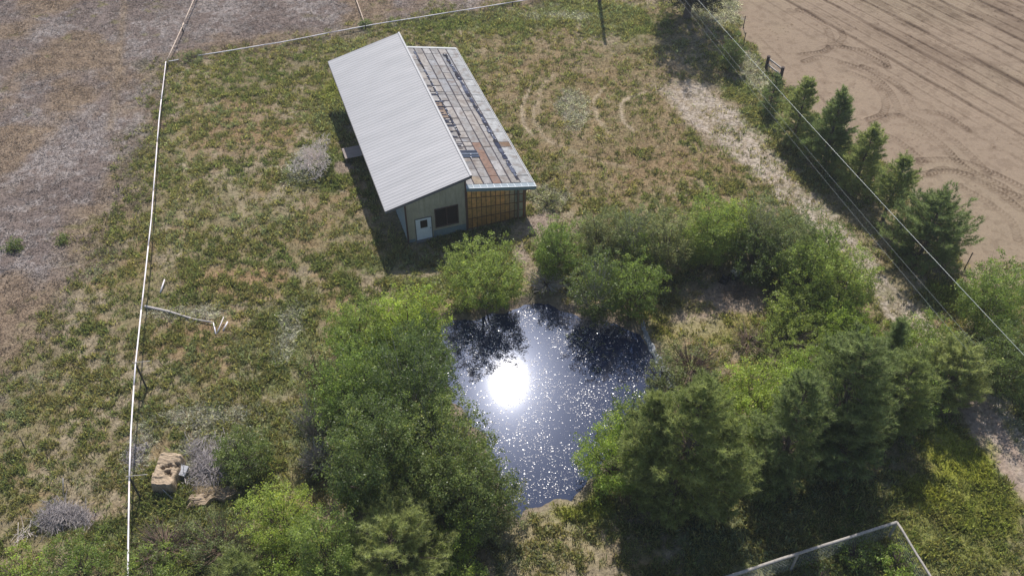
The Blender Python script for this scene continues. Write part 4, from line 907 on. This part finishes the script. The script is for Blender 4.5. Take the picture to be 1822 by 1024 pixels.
# fallen and leaning pipes in the paddock
def pole_(name, label, cat, pts, rad, mt, group=None, n=7):
    P_ = [Vector((*G(u, v, z)[:2], 0)) + Vector((0, 0, z)) for u, v, z in pts]; b = P_[0]
    P_ = [p + Vector((0, 0, H1(p.x, p.y))) for p in P_]
    mb = MB(); mb.tube([p - Vector((b.x, b.y, 0)) for p in P_], rad, n); o = mb.build(name, mt, None, True); o.location = (b.x, b.y, 0); return tag(o, label, cat, group)
LG = 'loose poles lying in the paddock'
pole_('log', 'long grey fallen log lying in the weeds right of the white rail', 'log', [(258, 545, .12), (300, 555, .15), (345, 568, .12), (378, 573, .1)], [.09, .08, .06, .045], M_dead, LG)
pole_('pipe', 'short white pipe sticking out of the weeds above the fallen log', 'pipe', [(285, 520, .05), (293, 497, .25)], .045, M_whitepipe, LG)
pole_('pipe', 'white pipe at the right end of the fallen log, standing straight', 'pipe', [(384, 594, 0.05), (380, 574, .1)], .045, M_whitepipe, LG)
pole_('pipe', 'thin white pipe leaning right just past the end of the fallen log', 'pipe', [(386, 592, .05), (398, 563, .35)], .03, M_whitepipe, LG)
pole_('pipe', 'rightmost short white pipe stuck in the green weeds beyond the log', 'pipe', [(397, 588, .05), (405, 571, .3)], .045, M_whitepipe, LG)

# brush piles
def sticks(name, label, cat, box, n, mt, hgt, seed, ln=(.6, 1.6), rad=(.008, .022), flat=.35, group=None):
    R_ = random.Random(seed); c = G((box[0] + box[2]) / 2, (box[1] + box[3]) / 2); a = abs(G(box[2], (box[1] + box[3]) / 2)[0] - G(box[0], (box[1] + box[3]) / 2)[0]) / 2; b = abs(G(c[0], box[1])[1] - G(c[0], box[3])[1]) / 2
    z0 = H1(c[0], c[1]); mb = MB()
    for i in range(n):
        q = R_.random() ** .6; t_ = R_.uniform(0, 6.283); kk = .78 + .22 * math.sin(3 * t_ + seed) + .16 * math.sin(5 * t_ + 2 * seed) + R_.gauss(0, .08); x = math.cos(t_) * a * q * kk; y = math.sin(t_) * b * q * kk; z = hgt * (.6 + .4 * math.sin(x * 2.3 + seed) * math.cos(y * 2.9)) * (1 - q * q) * R_.random() ** .7 + .03
        az = R_.uniform(0, 6.283); el = R_.gauss(0, flat); l = R_.uniform(*ln) / 2; d = Vector((math.cos(az) * math.cos(el), math.sin(az) * math.cos(el), math.sin(el))) * l; p = Vector((x, y, max(z, abs(d.z) * .8)))
        r0 = R_.uniform(*rad); k = Vector((R_.gauss(0, .06), R_.gauss(0, .06), R_.gauss(0, .05)))
        c_ = R_.uniform(.6, 1.2); mb.tube([p - d, p + k, p + d], [r0, r0 * .8, r0 * .35], 4, (c_, c_, c_))
    o = mb.build(name, mt); o.location = (c[0], c[1], z0); return tag(o, label, cat, group)
M_stick = noise_mat('grey_sticks', (.36, .32, .31), var=.35, scale=6, bump=0)
M_stickw = noise_mat('whitish_stalks', (.72, .63, .58), var=.25, scale=6, bump=0)
GB = 'brush piles'
sticks('brush_pile', 'wide pile of grey brush between the hay bale and the dark green shrub', 'brush pile', (318, 768, 440, 880), 950, M_stick, .55, 1, group=GB)
sticks('brush_pile', 'tangled heap of bare grey branches at the lower left, outside the white rail', 'brush pile', (55, 892, 168, 945), 1000, M_stick, .5, 2, (.5, 1.3), (.006, .014), group=GB)
sticks('brush_pile', 'dark heap of sticks under the trees at the shaded clearing', 'brush pile', (1270, 500, 1350, 545), 160, M_bark, .3, 3, (.3, .8), group=GB)
sticks('weed_mound', 'whitish mound of dead weeds left of the shed roof', 'mound', (520, 258, 600, 335), 1100, M_stickw, .22, 4, (.2, .5), (.007, .014), .8)
sticks('straw_patch', 'flat patch of pale dead stalks by the white rail above the hay bale', 'dead weeds', (222, 780, 262, 842), 240, M_stick, .2, 5, (.3, .7))
# hay bale with rotted holes and a straw heap
def bale(name, label, u0, v0, u1, v1, hgt, seed, rz, holes, flat_=1., cat='hay bale'):
    c = G((u0 + u1) / 2, (v0 + v1) / 2 + 6, hgt * .5); w_ = abs(G(u1, v1)[0] - G(u0, v1)[0]) * .95; l_ = abs(G(0, v0, hgt)[1] - G(0, v1)[1]) * 1.0; n1, n2 = 46, 64
    V = []; Cc = []
    for j in range(n2 + 1):
        for i in range(n1 + 1):
            x = -1 + 2 * i / n1; y = -1 + 2 * j / n2; e = (1 - abs(x) ** 7) * (1 - abs(y) ** 7)
            V.append([x * w_ / 2, y * l_ / 2, 0]); Cc.append(e)
    V = np.array(V); e = np.array(Cc); X_, Y_ = V[:, 0], V[:, 1]
    nz = fbm(X_ * 2.5 + seed, Y_ * 2.5, seed, 5) - .5; z = hgt * flat_ * np.clip(e * 3, 0, 1) * (1 + .40 * nz) + .16 * (fbm(X_ * .8, Y_ * 9, seed + 3, 3) - .5) * np.clip(e * 3, 0, 1)
    hm = np.zeros(len(z))
    for hx, hy, hr in holes:
        q2 = ((X_ - hx * w_ / 2) / hr) ** 2 + ((Y_ - hy * l_ / 2) / (hr * .8)) ** 2
        hm = np.maximum(hm, np.exp(-np.maximum(q2 + (fbm(X_ * 6.5, Y_ * 6.5, seed + 20, 3) - .5) * 5.0 * (q2 < 4), 0)))
    hm = np.clip(hm, 0, 1) * np.clip(e * 2, 0, 1); z -= .38 * hgt * hm; V[:, 2] = np.maximum(z, -.1 * (e < .01)) ; wb = .07 if hgt > .5 else .42; V[:, 0] += wb * (fbm(Y_ * 2, Y_ * 0, seed + 5) - .5) * 2; V[:, 1] += wb * (fbm(X_ * 2, X_ * 0, seed + 6) - .5) * 2
    base = np.array([.37, .285, .20])[None, :] * (.55 + .85 * fbm(X_ * 5, Y_ * 14, seed + 9, 4))[:, None]; base = base * (1 - .55 * hm)[:, None]
    ii_ = (np.arange(n2)[:, None] * (n1 + 1) + np.arange(n1)[None, :]).ravel(); Fq = np.stack([ii_, ii_ + 1, ii_ + n1 + 2, ii_ + n1 + 1], 1)
    V[e < .01, 2] = -.12
    o = npmesh(name, V, Fq, base, noise_mat(name + '_straw', (1, 1, 1), use_attr=True, var=.35, scale=14, bump=.8, bdist=.03, rough=.95, spec=.05, stretch=(.5, 2, 2)), smooth_=True)
    o.location = (c[0], c[1], H1(c[0], c[1])); o.rotation_euler = (0, 0, rz); return tag(o, label, cat)
bale('hay_bale', 'big weathered tan hay bale with dark rotted holes beside the white rail', 277, 797, 321, 872, .80, 3, -.03, [(.15, .18, .13), (-.3, .02, .10), (.25, -.22, .17), (.8, .3, .16)])
bale('straw_heap', 'low ragged heap of spoiled straw and dirt below the grey brush pile', 335, 862, 422, 888, .30, 8, .18, [(.75, .2, .5), (.3, -.6, .3), (-.7, -.7, .3), (-.2, .3, .15)], cat='straw heap')
for i, (u, v, rz, lb) in enumerate([(318, 826, .3, 'upper of two grey concrete blocks lying against the hay bale'), (327, 836, -.2, 'lower of two grey concrete blocks lying against the hay bale')]):
    q = G(u, v, .4); mb = MB(); mb.box(-.15, .15, -.28, .28, 0, .22); mb.box(-.11, .11, -.22, -.03, .223, .228, (.3, .3, .3)); mb.box(-.11, .11, .03, .22, .223, .228, (.3, .3, .3))
    o = mb.build('concrete_block', noise_mat('concrete_block', (.42, .42, .44), var=.2, scale=9, bump=.2, use_attr=False)); o.location = (q[0], q[1], .25); o.rotation_euler = (.2, .15, rz); tag(o, lb, 'block', 'concrete blocks by the hay bale')
pole_('plank', 'thin grey board leaning off the front end of the hay bale', 'plank', [(286, 866, .45), (309, 890, .05)], .03, M_dead)
# dumped machine parts in the clearing
q = G(1308, 492); md = empty('engine_block', (q[0], q[1], H1(q[0], q[1])), 'dark metal engine block with pale ribbed covers dumped in the shaded clearing', 'engine', rz=.5)
M_iron = noise_mat('dark_iron', (.05, .05, .055), var=.4, scale=8, rough=.5, bump=.2, metal=.3)
mb = MB(); mb.hexa([(-.38, -.28, 0), (.38, -.28, 0), (.38, .28, 0), (-.38, .28, 0), (-.28, -.2, .42), (.3, -.2, .42), (.3, .2, .42), (-.28, .2, .42)]); mb.tube([(-.5, 0, .2), (-.38, 0, .2)], .16, 12); mb.tube([(.36, 0, .24), (.55, 0, .24)], .09, 10); mb.build('body', M_iron, md)
for sx, nm in ((-.14, 0), (.16, 0)):
    mb = MB(); mb.box(sx - .09, sx + .09, -.3, .3, .425, .50)
    for k in range(5): mb.box(sx - .10, sx + .10, -.26 + k * .12, -.22 + k * .12, .503, .53)
    mb.build('rocker_cover', noise_mat('pale_alloy', (.5, .48, .47), var=.2, rough=.4, bump=.05), md)
q = G(1288, 500); mb = MB()
for k in range(6): mb.box(-.3 + k * .1, -.24 + k * .1, -.22, .22, 0, .22 + .03 * (k % 2))
mb.box(-.34, .33, -.25, -.223, 0, .3); mb.box(-.34, .33, .223, .25, 0, .3)
o = mb.build('radiator', M_iron); o.location = (q[0], q[1], H1(q[0], q[1])); o.rotation_euler = (.2, 0, 1.0); tag(o, 'dark finned radiator lying beside the engine block in the clearing', 'radiator')

# wooden brace of the old fence at the field edge
a = G(1363, 122); b = G(1388, 142); wb = empty('fence_brace', (a[0], a[1], H1(a[0], a[1])), 'two dark wooden posts joined by pale cross rails at the edge of the ploughed field', 'fence')
d = Vector((b[0] - a[0], b[1] - a[1], 0)); M_dkwood = noise_mat('dark_creosote_wood', (.075, .055, .05), var=.3, scale=9, bump=.3)
for k in (0, 1): mb = MB(); mb.tube([d * k + Vector((0, 0, -.4)), d * k + Vector((.01, 0, 1.2))], .135, 10); mb.build('post', M_dkwood, wb)
for z in (.45, 1.0):
    mb = MB(); mb.bar(d * .08 + Vector((0, 0, z)), d * .92 + Vector((0, 0, z)), .09, .11); mb.build('rail', M_grey, wb)
mb = MB(); mb.bar(d * .1 + Vector((0, .02, .92)), d * .9 + Vector((0, .02, .52)), .03, .03); mb.bar(d * .1 + Vector((0, -.03, .55)), d * .9 + Vector((0, -.03, .9)), .02, .02); mb.build('brace_wire', M_grey, wb)
for i, (u, v, h_, lb) in enumerate([(1322, 82, 1.3, 'thin steel post above the wooden fence brace'), (1322, 50, 1.2, 'thin post by the big tree at the field edge'), (1716, 478, 1.5, 'thin rusty post at the field edge by the right hand bush'), (1640, 375, 1.2, 'thin post between the last two pines of the row')]):
    q = G(u, v); mb = MB(); mb.tube([(0, 0, -.3), (.03, 0, h_)], .035, 6); mb.box(-.02, .08, -.004, .004, .0, .12); o = mb.build('fence_post', M_postdark); o.location = (q[0], q[1], H1(q[0], q[1])); tag(o, lb, 'post', 'thin posts along the field edge')

# utility pole just beyond the top edge (its shadow lies in the grass) and the overhead wires
tipg = G(1077, 80); hp = 8.8; dx = SUN.x / SUN.z * hp; dy = SUN.y / SUN.z * hp
up_ = empty('utility_pole', (tipg[0] + dx, tipg[1] + dy, 0), 'plain wooden pole just beyond the top edge, its straight shadow falling on the grass', 'pole')
mb = MB(); mb.tube([(0, 0, -.5), (0, 0, 4), (0.02, 0, hp)], [.17, .15, .13], 12); mb.build('pole', M_bark, up_)
def wire(label, a, b, z, rad, mt):
    p0 = Vector(G(*a, z)); p1 = Vector(G(*b, z)); d_ = (p1 - p0); A = p0 - d_ * .15; B = p1 + d_ * .12; pts = []
    for k in range(33):
        t_ = k / 32; q = A.lerp(B, t_); pts.append(q - Vector((0, 0, .25 * 4 * t_ * (1 - t_) - .12)))
    mb = MB(); mb.tube([p_ - A for p_ in pts], rad, 6); o = mb.build('overhead_wire', mt, None, True); o.location = A; return tag(o, label, 'wire', 'overhead wires crossing the right side')
M_wire = noise_mat('aluminium_wire', (.36, .38, .36), var=.05, rough=.4, bump=0, metal=.3); M_wire2 = noise_mat('thin_wire', (.24, .26, .25), var=.05, rough=.5, bump=0)
wire('thickest pale wire, the right hand one, crossing in front of the row of pines', (1240, -2), (1822, 633), 7.5, .0125, M_wire)
wire('middle thin wire between the pale thick one and the leftmost', (1256, 47), (1662, 530), 6.2, .006, M_wire2)
wire('leftmost thin wire over the shaded side of the pines', (1221, 15), (1646, 535), 6.2, .006, M_wire2)

# wire enclosure at the lower right
ec = [(1250, 1040), (1420, 984), (1596, 928), (1668, 1045)]; EZ = 1.55; ep = [Vector(G(u, v, EZ)) for u, v in ec]; o0 = Vector((ep[2].x, ep[2].y, 0))
en = empty('wire_enclosure', o0, 'garden enclosure of chicken wire under weathered grey top poles at the lower right', 'fence')
for (i, j, r_) in ((0, 1, .085), (1, 2, .08), (2, 3, .06)):
    mb = MB(); A, B = ep[i] - o0, ep[j] - o0; mb.tube([A.lerp(B, k / 6) + Vector((0, 0, .02 * math.sin(k * 1.7))) for k in range(7)], r_, 8); mb.build('top_pole', M_grey, en, True)
for q in (ep[1], ep[2], ep[3]):
    mb = MB(); mb.tube([(q.x - o0.x, q.y - o0.y, -.3), (q.x - o0.x, q.y - o0.y, EZ - .07)], .065, 8); mb.build('post', M_grey, en)
M_mesh = noise_mat('chicken_wire', (.30, .34, .32), var=.1, rough=.5, bump=0)
for i, j in ((0, 2), (2, 3)):
    mb = MB(); A, B = ep[i] - o0, ep[j] - o0; L_ = (B - A).length; n_ = int(L_ / .16)
    for k in range(n_): q = A.lerp(B, (k + .5) / n_); mb.bar((q.x, q.y, 0), (q.x, q.y, EZ - .08), .006, .006)
    for k in range(9): z = .08 + k * .17; mb.bar((A.x, A.y, z), (B.x, B.y, z), .006, .006)
    mb.build('wire_mesh', M_mesh, en)
# pale liner sheet showing on the right bank, dead branches and a float line in the water
lp = smooth(GP([(1143, 572), (1150, 592), (1162, 618), (1178, 645), (1192, 665), (1196, 690)]), 6); V = []; 
for i, q in enumerate(lp):
    w0 = .08 + .10 * math.sin(i * .7) ** 2 + .14 * (i / len(lp)); cx0, cy0 = POND.mean(0); dv_ = Vector((q[0] - cx0, q[1] - cy0)).normalized()
    for k in range(7):
        s_ = -w0 + 2 * w0 * k / 6; x = q[0] + dv_.x * s_; y = q[1] + dv_.y * s_; V.append((x, y, max(H1(x, y), WATER_Z - .02) + .03 + .04 * math.sin(i * 1.9 + k * 1.3)))
nn = len(lp); ii_ = (np.arange(nn - 1)[:, None] * 7 + np.arange(6)[None, :]).ravel()
o = npmesh('pond_liner', V, np.stack([ii_, ii_ + 1, ii_ + 8, ii_ + 7], 1), None, noise_mat('grey_liner', (.26, .27, .29), var=.3, scale=3, rough=.45, bump=.5, bdist=.05), smooth_=True)
md_ = o.modifiers.new('thickness', 'SOLIDIFY'); md_.thickness = .02; tag(o, 'crumpled grey sheet of pond liner showing along the right bank', 'liner')
for k in ('x',):
    pass

sticks('dead_branches', 'fan of pale dead branches lying at the foot of the west end of the thicket', 'branches', (962, 468, 1012, 518), 110, M_stickw, .7, 9, (.6, 1.5), (.006, .014), .5)
sticks('shore_debris', 'tangle of grey twigs and roots along the far right corner of the water', 'branches', (1015, 545, 1100, 590), 260, M_stick, .35, 10, (.4, 1.1), (.006, .013), .4)
pole_('stake', 'single grey stake standing in the weeds above the lower left brush heap', 'stake', [(113, 882, .0), (112, 850, .9)], .028, M_dead, 'stakes in the lower left')
pole_('stake', 'thin dark leaning stake far left among dry weeds', 'stake', [(46, 800, .0), (36, 778, .7)], .03, M_postdark, 'stakes in the lower left')
sticks('fallen_branch', 'pale branch reaching out of the lower left brush heap towards the corner', 'branch', (28, 935, 60, 962), 26, M_stickw, .12, 12, (.8, 1.6), (.008, .018), .15)

M_straw = noise_mat('loose_straw', (.46, .36, .23), var=.3, scale=9, bump=0)
sticks('loose_straw', 'loose straw scattered over and around the low straw heap', 'straw', (325, 858, 425, 895), 900, M_straw, .34, 14, (.12, .35), (.006, .012), .5)
# thin midday haze in the air over the whole place
M_haze = bpy.data.materials.new('haze_air'); M_haze.use_nodes = True; t = M_haze.node_tree; t.nodes.remove(t.nodes['Principled BSDF'])
pv = t.nodes.new('ShaderNodeVolumePrincipled'); pv.inputs['Color'].default_value = (.86, .90, .97, 1); pv.inputs['Density'].default_value = .0005; pv.inputs['Anisotropy'].default_value = .35
t.links.new(pv.outputs[0], t.nodes['Material Output'].inputs['Volume'])
mb = MB(); mb.box(-95, 95, -30, 140, -3.5, 48); hz = mb.build('haze', M_haze); hz['kind'] = 'stuff'; tag(hz, 'thin pale haze in the air over the whole place', 'haze')
